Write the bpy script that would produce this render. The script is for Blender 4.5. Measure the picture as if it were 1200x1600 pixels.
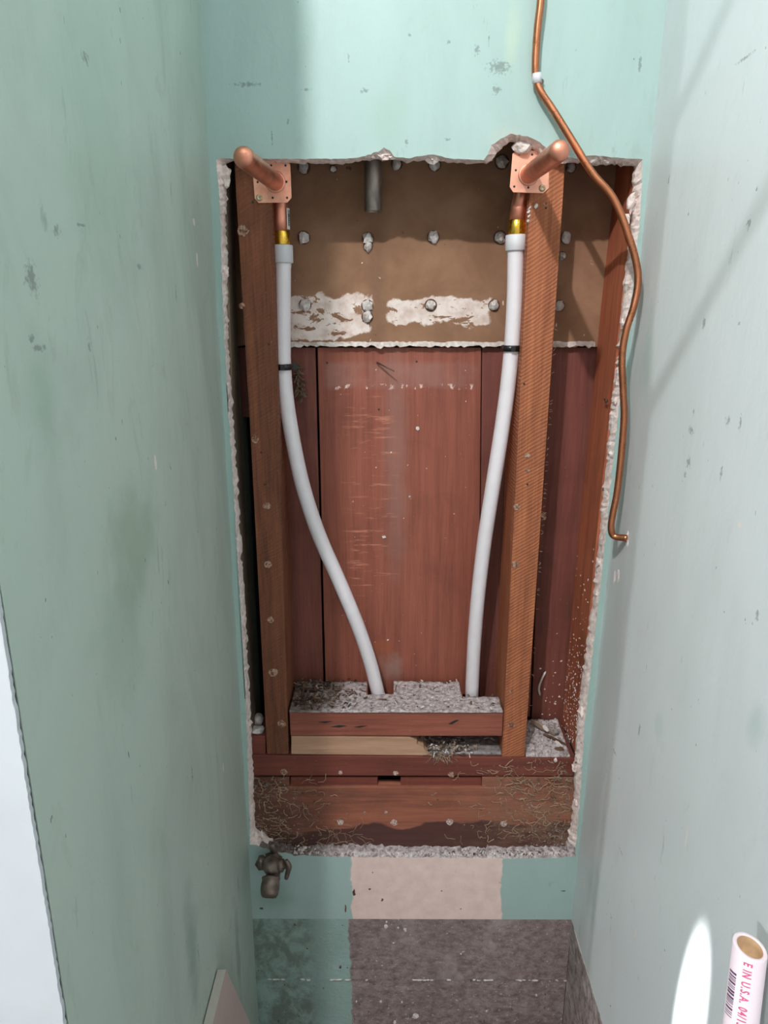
import bpy, bmesh, math, random
from mathutils import Vector, Matrix, noise as mnoise

for o in list(bpy.data.objects):
    bpy.data.objects.remove(o, do_unlink=True)
scene = bpy.context.scene
COL = scene.collection
R = random.Random(7)

# ------------------------------------------------------------------ camera
H = 1.45                      # camera height above the floor
F = 1109.0                    # focal length in pixels of a 1200 x 1600 frame
CAM = Vector((0.0, -1.068, H))
PITCH, YAW, ROLL = math.radians(16.1), math.radians(0.4), math.radians(0.18)
CR = Matrix.Rotation(YAW, 3, 'Z') @ Matrix.Rotation(math.pi / 2 - PITCH, 3, 'X') @ Matrix.Rotation(-ROLL, 3, 'Z')
cd = bpy.data.cameras.new('camera')
cam = bpy.data.objects.new('camera', cd)
COL.objects.link(cam)
cd.sensor_fit = 'AUTO'
cd.sensor_width = 36.0
cd.lens = F / 1600.0 * 36.0
cd.clip_start = 0.02
cam.matrix_world = Matrix.Translation(CAM) @ CR.to_4x4()
scene.camera = cam

# ------------------------------------------------------------------ world, lamps, exposure
w = bpy.data.worlds.new('world')
scene.world = w
w.use_nodes = True
w.node_tree.nodes['Background'].inputs[0].default_value = (1.0, 0.975, 0.96, 1)
w.node_tree.nodes['Background'].inputs[1].default_value = 0.74
scene.view_settings.view_transform = 'Standard'
scene.view_settings.look = 'None'
scene.view_settings.gamma = 1.0
scene.view_settings.use_curve_mapping = False
scene.view_settings.exposure = 0.0


def lamp(name, kind, loc, energy, color, radius, target=None, **kw):
    l = bpy.data.lights.new(name, kind)
    l.energy = energy
    l.color = color
    l.shadow_soft_size = radius
    for k, v in kw.items():
        setattr(l, k, v)
    o = bpy.data.objects.new(name, l)
    o.location = loc
    if target is not None:
        o.rotation_euler = (Vector(target) - Vector(loc)).to_track_quat('-Z', 'Y').to_euler()
    COL.objects.link(o)
    return o


LAMP = Vector((-0.386, -1.35, H + 1.26))
lamp('work_lamp', 'POINT', LAMP, 104.0, (1.0, 0.965, 0.955), 0.02)
LAMP2 = Vector((-1.506, -1.842, H + 0.05))
lamp('hall_lamp', 'POINT', LAMP2, 66.0, (0.95, 0.975, 1.0), 0.014)


# ------------------------------------------------------------------ pixel to place
def P(x, y, Y):
    d = CR @ Vector(((x - 600.0) / F, -(y - 800.0) / F, -1.0))
    t = (Y - CAM.y) / d.y
    return CAM + d * t


def P3(x, y, Y):
    return tuple(P(x, y, Y))


def wall_line(p0, p1):
    """X of a (nearly) plumb corner line of the back wall as a function of z."""
    a, b = P(p0[0], p0[1], 0), P(p1[0], p1[1], 0)
    return lambda z: a.x + (b.x - a.x) * (z - a.z) / (b.z - a.z)


XL = wall_line((312, 0), (404, 1600))
XR = wall_line((1042, 0), (903, 1340))
ZTOP = 2.85


def s2l(c):
    return tuple(((v / 255.0) / 12.92 if v / 255.0 <= 0.04045 else ((v / 255.0 + 0.055) / 1.055) ** 2.4) for v in c) + (1.0,)


# ------------------------------------------------------------------ node helpers
class NT:
    def __init__(self, name, rough=0.7, metal=0.0, spec=0.5):
        m = bpy.data.materials.new(name)
        m.use_nodes = True
        self.m, self.t = m, m.node_tree
        self.b = self.t.nodes['Principled BSDF']
        self.b.inputs['Roughness'].default_value = rough
        self.b.inputs['Metallic'].default_value = metal
        self.b.inputs['Specular IOR Level'].default_value = spec
        g = self.t.nodes.new('ShaderNodeNewGeometry')
        self.pos = g.outputs['Position']

    def put(self, sock, v):
        if hasattr(v, 'is_linked') or hasattr(v, 'links'):
            self.t.links.new(v, sock)
        else:
            sock.default_value = v

    def noise(self, scale=5, detail=4, rough=0.55, dist=0.0, stretch=None, off=(0, 0, 0)):
        vec = self.pos
        if stretch or off != (0, 0, 0):
            mp = self.t.nodes.new('ShaderNodeMapping')
            self.t.links.new(vec, mp.inputs[0])
            mp.inputs['Location'].default_value = off
            mp.inputs['Scale'].default_value = stretch or (1, 1, 1)
            vec = mp.outputs[0]
        n = self.t.nodes.new('ShaderNodeTexNoise')
        self.t.links.new(vec, n.inputs['Vector'])
        n.inputs['Scale'].default_value = scale
        n.inputs['Detail'].default_value = detail
        n.inputs['Roughness'].default_value = rough
        n.inputs['Distortion'].default_value = dist
        return n.outputs[0]

    def wave(self, scale, dist, dscale, stretch, rot=(0, 0, 0), direction='X'):
        mp = self.t.nodes.new('ShaderNodeMapping')
        self.t.links.new(self.pos, mp.inputs[0])
        mp.inputs['Scale'].default_value = stretch
        mp.inputs['Rotation'].default_value = rot
        n = self.t.nodes.new('ShaderNodeTexWave')
        n.bands_direction = direction
        self.t.links.new(mp.outputs[0], n.inputs['Vector'])
        n.inputs['Scale'].default_value = scale
        n.inputs['Distortion'].default_value = dist
        n.inputs['Detail'].default_value = 3
        n.inputs['Detail Scale'].default_value = dscale
        return n.outputs['Fac']

    def map(self, v, a, b, c=0.0, d=1.0, smooth=False):
        n = self.t.nodes.new('ShaderNodeMapRange')
        if smooth:
            n.interpolation_type = 'SMOOTHSTEP'
        self.put(n.inputs[0], v)
        for i, x in enumerate((a, b, c, d)):
            n.inputs[i + 1].default_value = x
        return n.outputs[0]

    def math(self, op, a, b=0.0):
        n = self.t.nodes.new('ShaderNodeMath')
        n.operation = op
        self.put(n.inputs[0], a)
        self.put(n.inputs[1], b)
        return n.outputs[0]

    def mix(self, f, a, b, blend='MIX'):
        n = self.t.nodes.new('ShaderNodeMix')
        n.data_type = 'RGBA'
        n.blend_type = blend
        self.put(n.inputs[0], f)
        self.put(n.inputs[6], a)
        self.put(n.inputs[7], b)
        return n.outputs[2]

    def axis(self, i):
        s = self.t.nodes.new('ShaderNodeSeparateXYZ')
        self.t.links.new(self.pos, s.inputs[0])
        return s.outputs[i]

    def blob(self, c, r, wob=0.35, nscale=60, edge=0.35, shear=0.0):
        """soft ragged spot round a place; c centre, r radii."""
        a = self.t.nodes.new('ShaderNodeVectorMath')
        a.operation = 'SUBTRACT'
        self.t.links.new(self.pos, a.inputs[0])
        a.inputs[1].default_value = c
        d = self.t.nodes.new('ShaderNodeVectorMath')
        d.operation = 'DIVIDE'
        self.t.links.new(a.outputs[0], d.inputs[0])
        d.inputs[1].default_value = r
        l = self.t.nodes.new('ShaderNodeVectorMath')
        l.operation = 'LENGTH'
        self.t.links.new(d.outputs[0], l.inputs[0])
        n = self.noise(nscale, 3)
        s = self.math('ADD', l.outputs['Value'], self.math('MULTIPLY', self.math('SUBTRACT', n, 0.5), wob * 4))
        return self.map(s, 1.0, 1.0 - edge, 0, 1, True)

    def box(self, lo, hi, axis, wob=0.01, nscale=30, edge=0.004):
        """1 between lo and hi along an axis with a ragged edge."""
        v = self.math('ADD', self.axis(axis), self.math('MULTIPLY', self.math('SUBTRACT', self.noise(nscale, 5, off=(axis, 3, 1)), 0.5), wob * 4))
        return self.math('MULTIPLY', self.map(v, lo - edge, lo + edge), self.map(v, hi + edge, hi - edge))

    def color(self, c):
        self.put(self.b.inputs['Base Color'], c)

    def bump(self, h, strength=0.3, dist=0.002):
        n = self.t.nodes.new('ShaderNodeBump')
        n.inputs['Strength'].default_value = strength
        n.inputs['Distance'].default_value = dist
        self.t.links.new(h, n.inputs['Height'])
        self.t.links.new(n.outputs[0], self.b.inputs['Normal'])


def simple(name, rgb, rough=0.7, metal=0.0, var=0.15, scale=60, bump=0.1, spec=0.5, stretch=None):
    k = NT(name, rough, metal, spec)
    c = s2l(rgb)
    dk = tuple(v * (1 - var * 1.6) for v in c[:3]) + (1,)
    n = k.noise(scale, 4, stretch=stretch)
    k.color(k.mix(k.map(n, 0.3, 0.7), dk, c))
    if bump:
        k.bump(n, bump, 0.002)
    return k.m


def wood(name, light, dark, along='Z', saw=0.0, grime=0.35, grime_col=(48, 32, 26), seed=0.0, rough=0.72, extra=None):
    k = NT(name, rough, 0, 0.35)
    st = {'Z': (1, 1, 0.045), 'X': (0.045, 1, 1), 'Y': (1, 0.05, 1)}[along]
    g1 = k.noise(70, 5, 0.6, 0.6, st, (seed, seed * 2, seed * 3))
    g2 = k.noise(420, 3, 0.6, 0, st, (seed, 1, 2))
    f = k.math('ADD', k.math('MULTIPLY', g1, 0.65), k.math('MULTIPLY', g2, 0.35))
    col = k.mix(k.map(f, 0.34, 0.62), s2l(dark), s2l(light))
    h = f
    if saw:
        wv = k.wave(1.0, 6.0, 0.35, (62, 62, 62), (0, 0.55, 0), 'Z')
        col = k.mix(k.math('MULTIPLY', wv, saw), col, s2l(dark))
        h = k.math('ADD', f, k.math('MULTIPLY', wv, 0.8))
    gr = k.map(k.noise(9, 5, 0.6, 0.5, off=(seed, 5, 1)), 0.5, 0.72, 0, grime)
    col = k.mix(gr, col, s2l(grime_col))
    sp = k.map(k.noise(260, 2, off=(seed, 0, 4)), 0.71, 0.75, 0, 0.35)
    col = k.mix(sp, col, s2l((170, 140, 125)))
    if extra:
        col = extra(k, col)
    k.color(col)
    k.bump(h, 0.35, 0.002)
    return k.m


# ------------------------------------------------------------------ mesh helpers
def new_obj(name, bm, mats, parent=None, origin=None, smooth=False, kind=None, label=None, cat=None, group=None):
    """world-space bmesh -> one mesh object standing at origin, child of parent when given."""
    if origin is None:
        if parent is not None:
            origin = parent['_o']
        elif len(bm.verts):
            xs = [v.co.x for v in bm.verts]; ys = [v.co.y for v in bm.verts]; zs = [v.co.z for v in bm.verts]
            origin = ((min(xs) + max(xs)) / 2, (min(ys) + max(ys)) / 2, min(zs))
    origin = Vector(origin)
    for v in bm.verts:
        v.co -= origin
    bmesh.ops.recalc_face_normals(bm, faces=bm.faces[:])
    if smooth:
        for f in bm.faces:
            f.smooth = True
    me = bpy.data.meshes.new(name)
    bm.to_mesh(me)
    bm.free()
    for m in (mats if isinstance(mats, (list, tuple)) else [mats]):
        me.materials.append(m)
    o = bpy.data.objects.new(name, me)
    COL.objects.link(o)
    o.location = origin - (Vector(parent['_abs']) if parent is not None else Vector())
    if parent is not None:
        o.parent = parent
    o['_o'] = tuple(origin)
    o['_abs'] = tuple(origin)
    tag(o, label, cat, group, kind)
    return o


def tag(o, label=None, cat=None, group=None, kind=None):
    for k, v in (('label', label), ('category', cat), ('group', group), ('kind', kind)):
        if v:
            o[k] = v
    return o


def thing(name, loc, label, cat, group=None):
    o = bpy.data.objects.new(name, None)
    o.empty_display_size = 0.02
    COL.objects.link(o)
    o.location = loc
    o['_o'] = tuple(loc)
    o['_abs'] = tuple(loc)
    return tag(o, label, cat, group)


def b_prism(bm, poly, off, mat=0, bevel=0.0, mat_side=None):
    """poly: list of 3D points (planar), off: extrusion vector."""
    off = Vector(off)
    a = [bm.verts.new(p) for p in poly]
    b = [bm.verts.new(Vector(p) + off) for p in poly]
    n = len(a)
    fs = [bm.faces.new(a), bm.faces.new(b[::-1])]
    sd = []
    for i in range(n):
        sd.append(bm.faces.new((a[i], a[(i + 1) % n], b[(i + 1) % n], b[i])))
    for f in fs:
        f.material_index = mat
    for f in sd:
        f.material_index = mat if mat_side is None else mat_side
    if bevel:
        es = list({e for f in fs + sd for e in f.edges})
        bmesh.ops.bevel(bm, geom=es, offset=bevel, segments=2, affect='EDGES', profile=0.6)
    return bm


def px_prism(pts, Yf, Yb, bevel=0.0015):
    bm = bmesh.new()
    b_prism(bm, [P(x, y, Yf) for x, y in pts], (0, Yb - Yf, 0), bevel=bevel)
    return bm


def frames(pts):
    T = []
    n = len(pts)
    for i in range(n):
        d = pts[min(i + 1, n - 1)] - pts[max(i - 1, 0)]
        T.append(d.normalized())
    u = T[0].orthogonal().normalized()
    out = []
    for i in range(n):
        u = (u - T[i] * u.dot(T[i])).normalized()
        out.append((T[i], u, T[i].cross(u)))
    return out


def b_tube(bm, pts, rad, seg=16, cap=True, mat=0):
    pts = [Vector(p) for p in pts]
    fr = frames(pts)
    rings = []
    for i, p in enumerate(pts):
        r = rad[i] if isinstance(rad, (list, tuple)) else rad
        t, u, v = fr[i]
        rings.append([bm.verts.new(p + (u * math.cos(2 * math.pi * k / seg) + v * math.sin(2 * math.pi * k / seg)) * r) for k in range(seg)])
    for a, b in zip(rings, rings[1:]):
        for k in range(seg):
            f = bm.faces.new((a[k], a[(k + 1) % seg], b[(k + 1) % seg], b[k]))
            f.smooth = True
            f.material_index = mat
    if cap:
        for r_ in (rings[0][::-1], rings[-1]):
            f = bm.faces.new(r_)
            f.material_index = mat
    return rings


def spline(pts, n=8):
    pts = [Vector(p) for p in pts]
    q = [pts[0] * 2 - pts[1]] + pts + [pts[-1] * 2 - pts[-2]]
    out = []
    for i in range(1, len(q) - 2):
        for k in range(n):
            t = k / n
            a, b, c, d = q[i - 1], q[i], q[i + 1], q[i + 2]
            out.append(0.5 * ((2 * b) + (c - a) * t + (2 * a - 5 * b + 4 * c - d) * t * t + (3 * b - a - 3 * c + d) * t ** 3))
    out.append(pts[-1])
    return out


def b_lathe(bm, p0, axis, prof, seg=20, mat=0, smooth=True):
    """prof: list of (t along axis, radius)."""
    p0, ax = Vector(p0), Vector(axis).normalized()
    u = ax.orthogonal().normalized()
    v = ax.cross(u)
    rings = []
    for t, r in prof:
        rings.append([bm.verts.new(p0 + ax * t + (u * math.cos(2 * math.pi * k / seg) + v * math.sin(2 * math.pi * k / seg)) * max(r, 1e-5)) for k in range(seg)])
    for a, b in zip(rings, rings[1:]):
        for k in range(seg):
            f = bm.faces.new((a[k], a[(k + 1) % seg], b[(k + 1) % seg], b[k]))
            f.smooth = smooth
            f.material_index = mat
    for r_ in (rings[0][::-1], rings[-1]):
        bm.faces.new(r_).material_index = mat
    return bm


def b_lump(bm, c, r, rough=0.3, sub=2, seed=0, mat=0):
    c = Vector(c)
    r = Vector(r) if not isinstance(r, (int, float)) else Vector((r, r, r))
    g = bmesh.ops.create_icosphere(bm, subdivisions=sub, radius=1.0)
    for v in g['verts']:
        n = mnoise.noise(v.co * 1.7 + Vector((seed, seed * 1.3, 0))) + 0.5 * mnoise.noise(v.co * 4 + Vector((0, seed, 0)))
        v.co = c + Vector((v.co.x * r.x, v.co.y * r.y, v.co.z * r.z)) * (1 + rough * n)
    for f in {f for v in g['verts'] for f in v.link_faces}:
        f.material_index = mat
    return bm


def b_chip(bm, c, size, thick, rnd, mat=0, flat=None):
    """an angular flake: a squashed 4 to 6 sided prism, randomly turned (or lying on the plane whose normal is flat)."""
    n = rnd.choice((4, 4, 5, 6))
    if flat is None:
        ax = Vector((rnd.gauss(0, 1), rnd.gauss(0, 1), rnd.gauss(0, 1))).normalized()
    else:
        ax = (Vector(flat) + Vector((rnd.gauss(0, .25), rnd.gauss(0, .25), rnd.gauss(0, .25)))).normalized()
    u = ax.orthogonal().normalized()
    v = ax.cross(u)
    a0 = rnd.random() * 6.28
    asp = rnd.uniform(0.35, 1.0)
    ps = []
    for k in range(n):
        a = a0 + 6.283 * k / n + rnd.uniform(-.3, .3)
        rr = size * rnd.uniform(0.6, 1.0)
        e = u * math.cos(a) * rr + v * math.sin(a) * rr * asp
        ps.append(Vector(c) + e)
    A = [bm.verts.new(p - ax * thick / 2) for p in ps]
    B = [bm.verts.new(p + ax * thick / 2) for p in ps]
    fs = [bm.faces.new(A[::-1]), bm.faces.new(B)]
    for k in range(n):
        fs.append(bm.faces.new((A[k], A[(k + 1) % n], B[(k + 1) % n], B[k])))
    for f in fs:
        f.material_index = mat


def b_hair(bm, start, d, n, step, rad, rnd, normal=None, lift=0.0, wig=0.6, mat=0):
    p = Vector(start)
    d = Vector(d).normalized()
    pts = [p.copy()]
    for i in range(n):
        d = (d + Vector((rnd.gauss(0, wig), rnd.gauss(0, wig), rnd.gauss(0, wig)))).normalized()
        if normal is not None:
            nv = Vector(normal)
            d = (d - nv * d.dot(nv) * (1 - lift)).normalized()
        p = p + d * step
        pts.append(p.copy())
    b_tube(bm, pts, rad, 3, True, mat)


def ragged(px, step=4.0, jit=1.0, rnd=R):
    """resample a pixel polyline and roughen it."""
    out = []
    for (a, b) in zip(px, px[1:]):
        L = math.hypot(b[0] - a[0], b[1] - a[1])
        k = max(1, int(L / step))
        for i in range(k):
            t = i / k
            out.append((a[0] + (b[0] - a[0]) * t + rnd.gauss(0, jit), a[1] + (b[1] - a[1]) * t + rnd.gauss(0, jit)))
    return out


# ------------------------------------------------------------------ materials
TEAL = (150, 190, 178)


def paint(name, base, tint, spots=(), scuffs=(), chips=(), rough=0.5, dirt=0.4, extra=None, seed=0.0):
    k = NT(name, rough, 0, 0.4)
    n1 = k.noise(2.2, 4, 0.6, 0.4, (1, 1, 0.55), (seed, 0, 0))
    col = k.mix(k.map(n1, 0.35, 0.68), s2l(base), s2l(tint))
    n2 = k.noise(7, 6, 0.65, 0.8, (1.0, 1.0, 0.35), (seed, 2, 0))
    dc = tuple(v * 0.80 for v in s2l(base)[:3]) + (1,)
    col = k.mix(k.map(n2, 0.46, 0.72, 0, dirt), col, dc)
    n5 = k.noise(16, 6, 0.7, 1.2, (1.0, 1.0, 0.45), (seed, 9, 5))
    col = k.mix(k.map(n5, 0.58, 0.74, 0, dirt * .8), col, tuple(v * q for v, q in zip(s2l(base)[:3], (.74, .72, .66))) + (1,))
    n3 = k.noise(34, 4, 0.7, 0.3, (1.0, 1.0, 0.3), (0, seed, 7))
    col = k.mix(k.map(n3, 0.66, 0.76, 0, 0.5), col, s2l((110, 126, 118)))
    n4 = k.noise(150, 2, 0.5, 0, (1, 1, 0.5), (3, seed, 1))
    col = k.mix(k.map(n4, 0.755, 0.775, 0, 0.7), col, s2l((70, 80, 76)))
    for c, r, s, rgb in spots:
        col = k.mix(k.math('MULTIPLY', k.blob(c, r, 0.30, 25, 0.9), s), col, s2l(rgb))
    for c, r in scuffs:
        col = k.mix(k.math('MULTIPLY', k.blob(c, r, 0.75, 260, 0.8), 0.55), col, s2l((82, 92, 88)))
    for c, r in chips:
        col = k.mix(k.blob(c, r, 0.25, 120, 0.15), col, s2l((222, 216, 208)))
    if extra:
        col = extra(k, col)
    k.color(col)
    k.bump(k.math('ADD', k.noise(90, 4, 0.6, 0.2, (1, 1, 0.6)), k.math('MULTIPLY', n1, 2.0)), 0.12, 0.004)
    return k.m


def bw(x, y):      # a place on the back wall
    return tuple(P(x, y, 0))


def lw(x, y):      # a place on the left wall
    d = CR @ Vector(((x - 600.0) / F, -(y - 800.0) / F, -1.0))
    X = -0.26
    for _ in range(4):
        q = CAM + d * ((X - CAM.x) / d.x)
        X = XL(q.z)
    return tuple(q)


def rw(x, y):      # a place on the right wall
    d = CR @ Vector(((x - 600.0) / F, -(y - 800.0) / F, -1.0))
    X = 0.36
    for _ in range(4):
        q = CAM + d * ((X - CAM.x) / d.x)
        X = XR(q.z)
    return tuple(q)


ZFOUND = P(600, 1436, 0).z          # top of the bare concrete


def back_extra(k, col):
    # bare pinkish plaster below the opening
    x0, x1 = P(549, 1390, 0).x, P(784, 1390, 0).x
    f = k.math('MULTIPLY', k.box(x0, x1, 0, 0.006, 26, 0.0012), k.box(ZFOUND - 0.1, P(600, 1346, 0).z + 0.1, 2, 0.0, 10, 0.001))
    pk = k.mix(k.map(k.noise(40, 5), 0.35, 0.7), s2l((222, 198, 190)), s2l((236, 214, 207)))
    pk = k.mix(k.map(k.noise(120, 3), 0.7, 0.75, 0, 0.6), pk, s2l((130, 112, 100)))
    lim = k.map(k.axis(2), P(600, 1330, 0).z + 0.02, P(600, 1330, 0).z + 0.019)
    return k.mix(k.math('MULTIPLY', f, lim), col, pk)


M_back = paint('painted_plaster_back', (156, 182, 178), (165, 190, 187),
               spots=[(bw(800, 60), (.014, .05, .055), .55, (176, 196, 176)), (bw(790, 215), (.03, .05, .02), .3, (190, 190, 180)),
                      (bw(600, 185), (.04, .05, .05), .35, (150, 180, 166)), (bw(420, 1400), (.06, .05, .05), .5, (120, 150, 140))],
               scuffs=[(bw(385, 132), (.020, .02, .0035)), (bw(478, 140), (.008, .02, .002)), (bw(569, 142), (.006, .02, .004)), (bw(745, 78), (.004, .02, .008)),
                       (bw(780, 105), (.018, .02, .010)), (bw(776, 140), (.007, .02, .007)), (bw(764, 60), (.0012, .02, .008)), (bw(702, 66), (.004, .02, .003)),
                       (bw(640, 55), (.003, .02, .003)), (bw(545, 90), (.002, .02, .006)), (bw(700, 218), (.006, .02, .002)), (bw(635, 222), (.003, .02, .006)),
                       (bw(900, 78), (.002, .02, .002)), (bw(1000, 100), (.003, .02, .012)), (bw(450, 190), (.002, .02, .004)), (bw(425, 215), (.0015, .02, .012))],
               extra=back_extra, seed=1.0)
M_left = paint('painted_plaster_left', (171, 190, 180), (178, 196, 187),
               spots=[(lw(215, 850), (.05, .10, .085), .55, (134, 156, 134)), (lw(190, 1000), (.05, .09, .10), .35, (136, 160, 144)), (lw(150, 200), (.05, .13, .18), .3, (138, 168, 150)),
                      (lw(300, 1480), (.05, .035, .13), .5, (112, 138, 126)), (lw(372, 1490), (.05, .02, .13), .55, (108, 130, 120)), (lw(250, 1300), (.05, .06, .09), .3, (156, 178, 168)),
                      (lw(70, 620), (.05, .03, .07), .35, (128, 158, 142))],
               scuffs=[(lw(49, 433), (.02, .010, .013)), (lw(88, 360), (.02, .009, .005)), (lw(133, 90), (.02, .008, .006)), (lw(140, 540), (.02, .004, .006)), (lw(218, 417), (.02, .010, .004)),
                       (lw(60, 545), (.02, .012, .003)), (lw(128, 352), (.02, .010, .002)), (lw(300, 1210), (.02, .004, .014)), (lw(310, 1490), (.02, .003, .016)), (lw(227, 876), (.02, .003, .003)),
                       (lw(275, 460), (.02, .003, .012)), (lw(50, 530), (.02, .004, .004)), (lw(372, 1380), (.02, .004, .03))],
               chips=[(lw(243, 723), (.02, .004, .009)), (lw(303, 346), (.02, .006, .005)), (lw(308, 405), (.02, .004, .009)), (lw(349, 1200), (.02, .003, .010))],
               dirt=0.75, seed=4.0)
M_right = paint('painted_plaster_right', (200, 210, 212), (208, 217, 219),  # paler and bluer than the other walls: lamp brightness put into the paint
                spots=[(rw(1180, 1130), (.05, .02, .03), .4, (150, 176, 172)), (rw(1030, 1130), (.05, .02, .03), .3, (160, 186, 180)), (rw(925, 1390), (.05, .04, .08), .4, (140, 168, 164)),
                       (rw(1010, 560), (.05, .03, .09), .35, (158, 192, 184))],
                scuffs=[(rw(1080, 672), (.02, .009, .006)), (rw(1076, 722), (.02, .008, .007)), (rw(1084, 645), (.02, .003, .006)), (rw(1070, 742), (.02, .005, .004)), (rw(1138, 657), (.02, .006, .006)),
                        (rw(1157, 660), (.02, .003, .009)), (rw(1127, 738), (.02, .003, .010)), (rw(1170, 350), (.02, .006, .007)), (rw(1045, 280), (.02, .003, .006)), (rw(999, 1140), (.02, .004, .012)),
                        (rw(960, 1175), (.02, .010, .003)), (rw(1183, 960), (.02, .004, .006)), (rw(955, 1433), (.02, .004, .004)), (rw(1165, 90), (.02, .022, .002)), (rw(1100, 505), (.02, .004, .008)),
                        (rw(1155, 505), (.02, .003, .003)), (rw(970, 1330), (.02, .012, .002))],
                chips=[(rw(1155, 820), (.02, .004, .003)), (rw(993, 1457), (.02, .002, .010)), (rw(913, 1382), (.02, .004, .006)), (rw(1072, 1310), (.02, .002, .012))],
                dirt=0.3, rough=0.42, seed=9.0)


def plaster_mat(name, a, b):
    k = NT(name, 0.9, 0, 0.2)
    n = k.noise(140, 5, 0.65)
    col = k.mix(k.map(n, 0.35, 0.65), s2l(a), s2l(b))
    col = k.mix(k.map(k.noise(45, 4, off=(4, 4, 4)), 0.6, 0.68, 0, .5), col, s2l((140, 116, 100)))
    k.color(col)
    k.bump(n, 0.6, 0.003)
    return k.m


M_plaster = plaster_mat('broken_plaster', (208, 190, 184), (240, 228, 224))
M_core = plaster_mat('gypsum_core', (196, 184, 176), (232, 226, 222))
M_white_end = simple('white_skim', (190, 198, 204), 0.6, var=0.05, scale=14)
M_black = simple('black_plastic', (22, 22, 24), 0.35, var=0.1, bump=0.05)
M_dark = simple('dark_void', (12, 9, 8), 0.95, var=0.2)


def concrete_extra_mat():
    k = NT('bare_concrete', 0.9, 0, 0.2)
    n = k.noise(60, 7, 0.72, 0.2, (0.9, 0.9, 1.2))
    col = k.mix(k.map(n, 0.35, 0.66), s2l((108, 94, 94)), s2l((166, 151, 150)))
    col = k.mix(k.map(k.noise(7, 4), 0.45, 0.7, 0, .45), col, s2l((112, 98, 97)))
    col = k.mix(k.map(k.noise(95, 3, off=(2, 8, 0)), 0.67, 0.70), col, s2l((196, 186, 180)))
    col = k.mix(k.map(k.noise(110, 3, off=(9, 1, 0)), 0.68, 0.72, 0, .8), col, s2l((48, 42, 42)))
    col = k.mix(k.map(k.noise(13, 5, .65, .6, off=(3, 3, 3)), 0.52, 0.68, 0, .5), col, s2l((176, 164, 162)))
    col = k.mix(k.map(k.noise(200, 3, off=(1, 1, 6)), 0.66, 0.70, 0, .8), col, s2l((206, 196, 192)))
    # old paint still on the left part
    xe = P(548, 1520, 0).x
    v = k.math('ADD', k.axis(0), k.math('MULTIPLY', k.math('SUBTRACT', k.noise(32, 5), 0.5), 0.022))
    pm = k.map(v, xe + 0.0015, xe - 0.0015)
    pt = k.mix(k.map(k.noise(5, 5, .6, .5), 0.4, 0.7), s2l((152, 180, 176)), s2l((142, 166, 160)))
    grey = k.map(k.noise(26, 6, 0.7, 0.4, (1, 1, 0.8), (6, 3, 0)), 0.40, 0.58, 0, .75)
    lx = k.map(k.axis(0), P(500, 1500, 0).x, P(480, 1500, 0).x)
    pt = k.mix(k.math('MULTIPLY', grey, lx), pt, s2l((104, 112, 104)))
    pt = k.mix(k.map(k.noise(120, 3, off=(1, 3, 3)), 0.69, 0.72, 0, .9), pt, s2l((62, 62, 58)))
    col = k.mix(pm, col, pt)
    k.color(col)
    k.bump(n, 0.7, 0.004)
    return k.m


M_conc = concrete_extra_mat()


def side_conc():
    k = NT('side_concrete', 0.9, 0, 0.2)
    n = k.noise(60, 7, 0.7, 0.3)
    col = k.mix(k.map(n, 0.35, 0.62), s2l((112, 100, 98)), s2l((178, 168, 166)))
    col = k.mix(k.map(k.noise(22, 5, off=(4, 0, 0)), 0.56, 0.66, 0, .8), col, s2l((204, 198, 196)))
    k.color(col)
    k.bump(n, 0.7, 0.004)
    return k.m


M_conc_side = side_conc()
M_floor = simple('cement_floor', (120, 114, 108), 0.9, var=0.2, scale=20)
M_ceil = simple('ceiling_paint', (190, 196, 190), 0.8, var=0.06, scale=8)

M_stud = wood('old_fir_shaded', (136, 84, 58), (92, 54, 38), 'Z', 0.12, 0.3, seed=1.0)  # darker copy of the stud fir, with the side wall's shade in its colour
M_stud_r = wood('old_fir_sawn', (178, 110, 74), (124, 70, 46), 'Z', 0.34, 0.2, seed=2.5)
M_stud_e = wood('red_fir_edge', (186, 108, 76), (140, 78, 56), 'Z', 0.0, 0.25, seed=6.0)
M_furr = wood('grey_fir', (126, 108, 92), (90, 76, 64), 'Z', 0.0, 0.4, seed=8.0)


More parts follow.
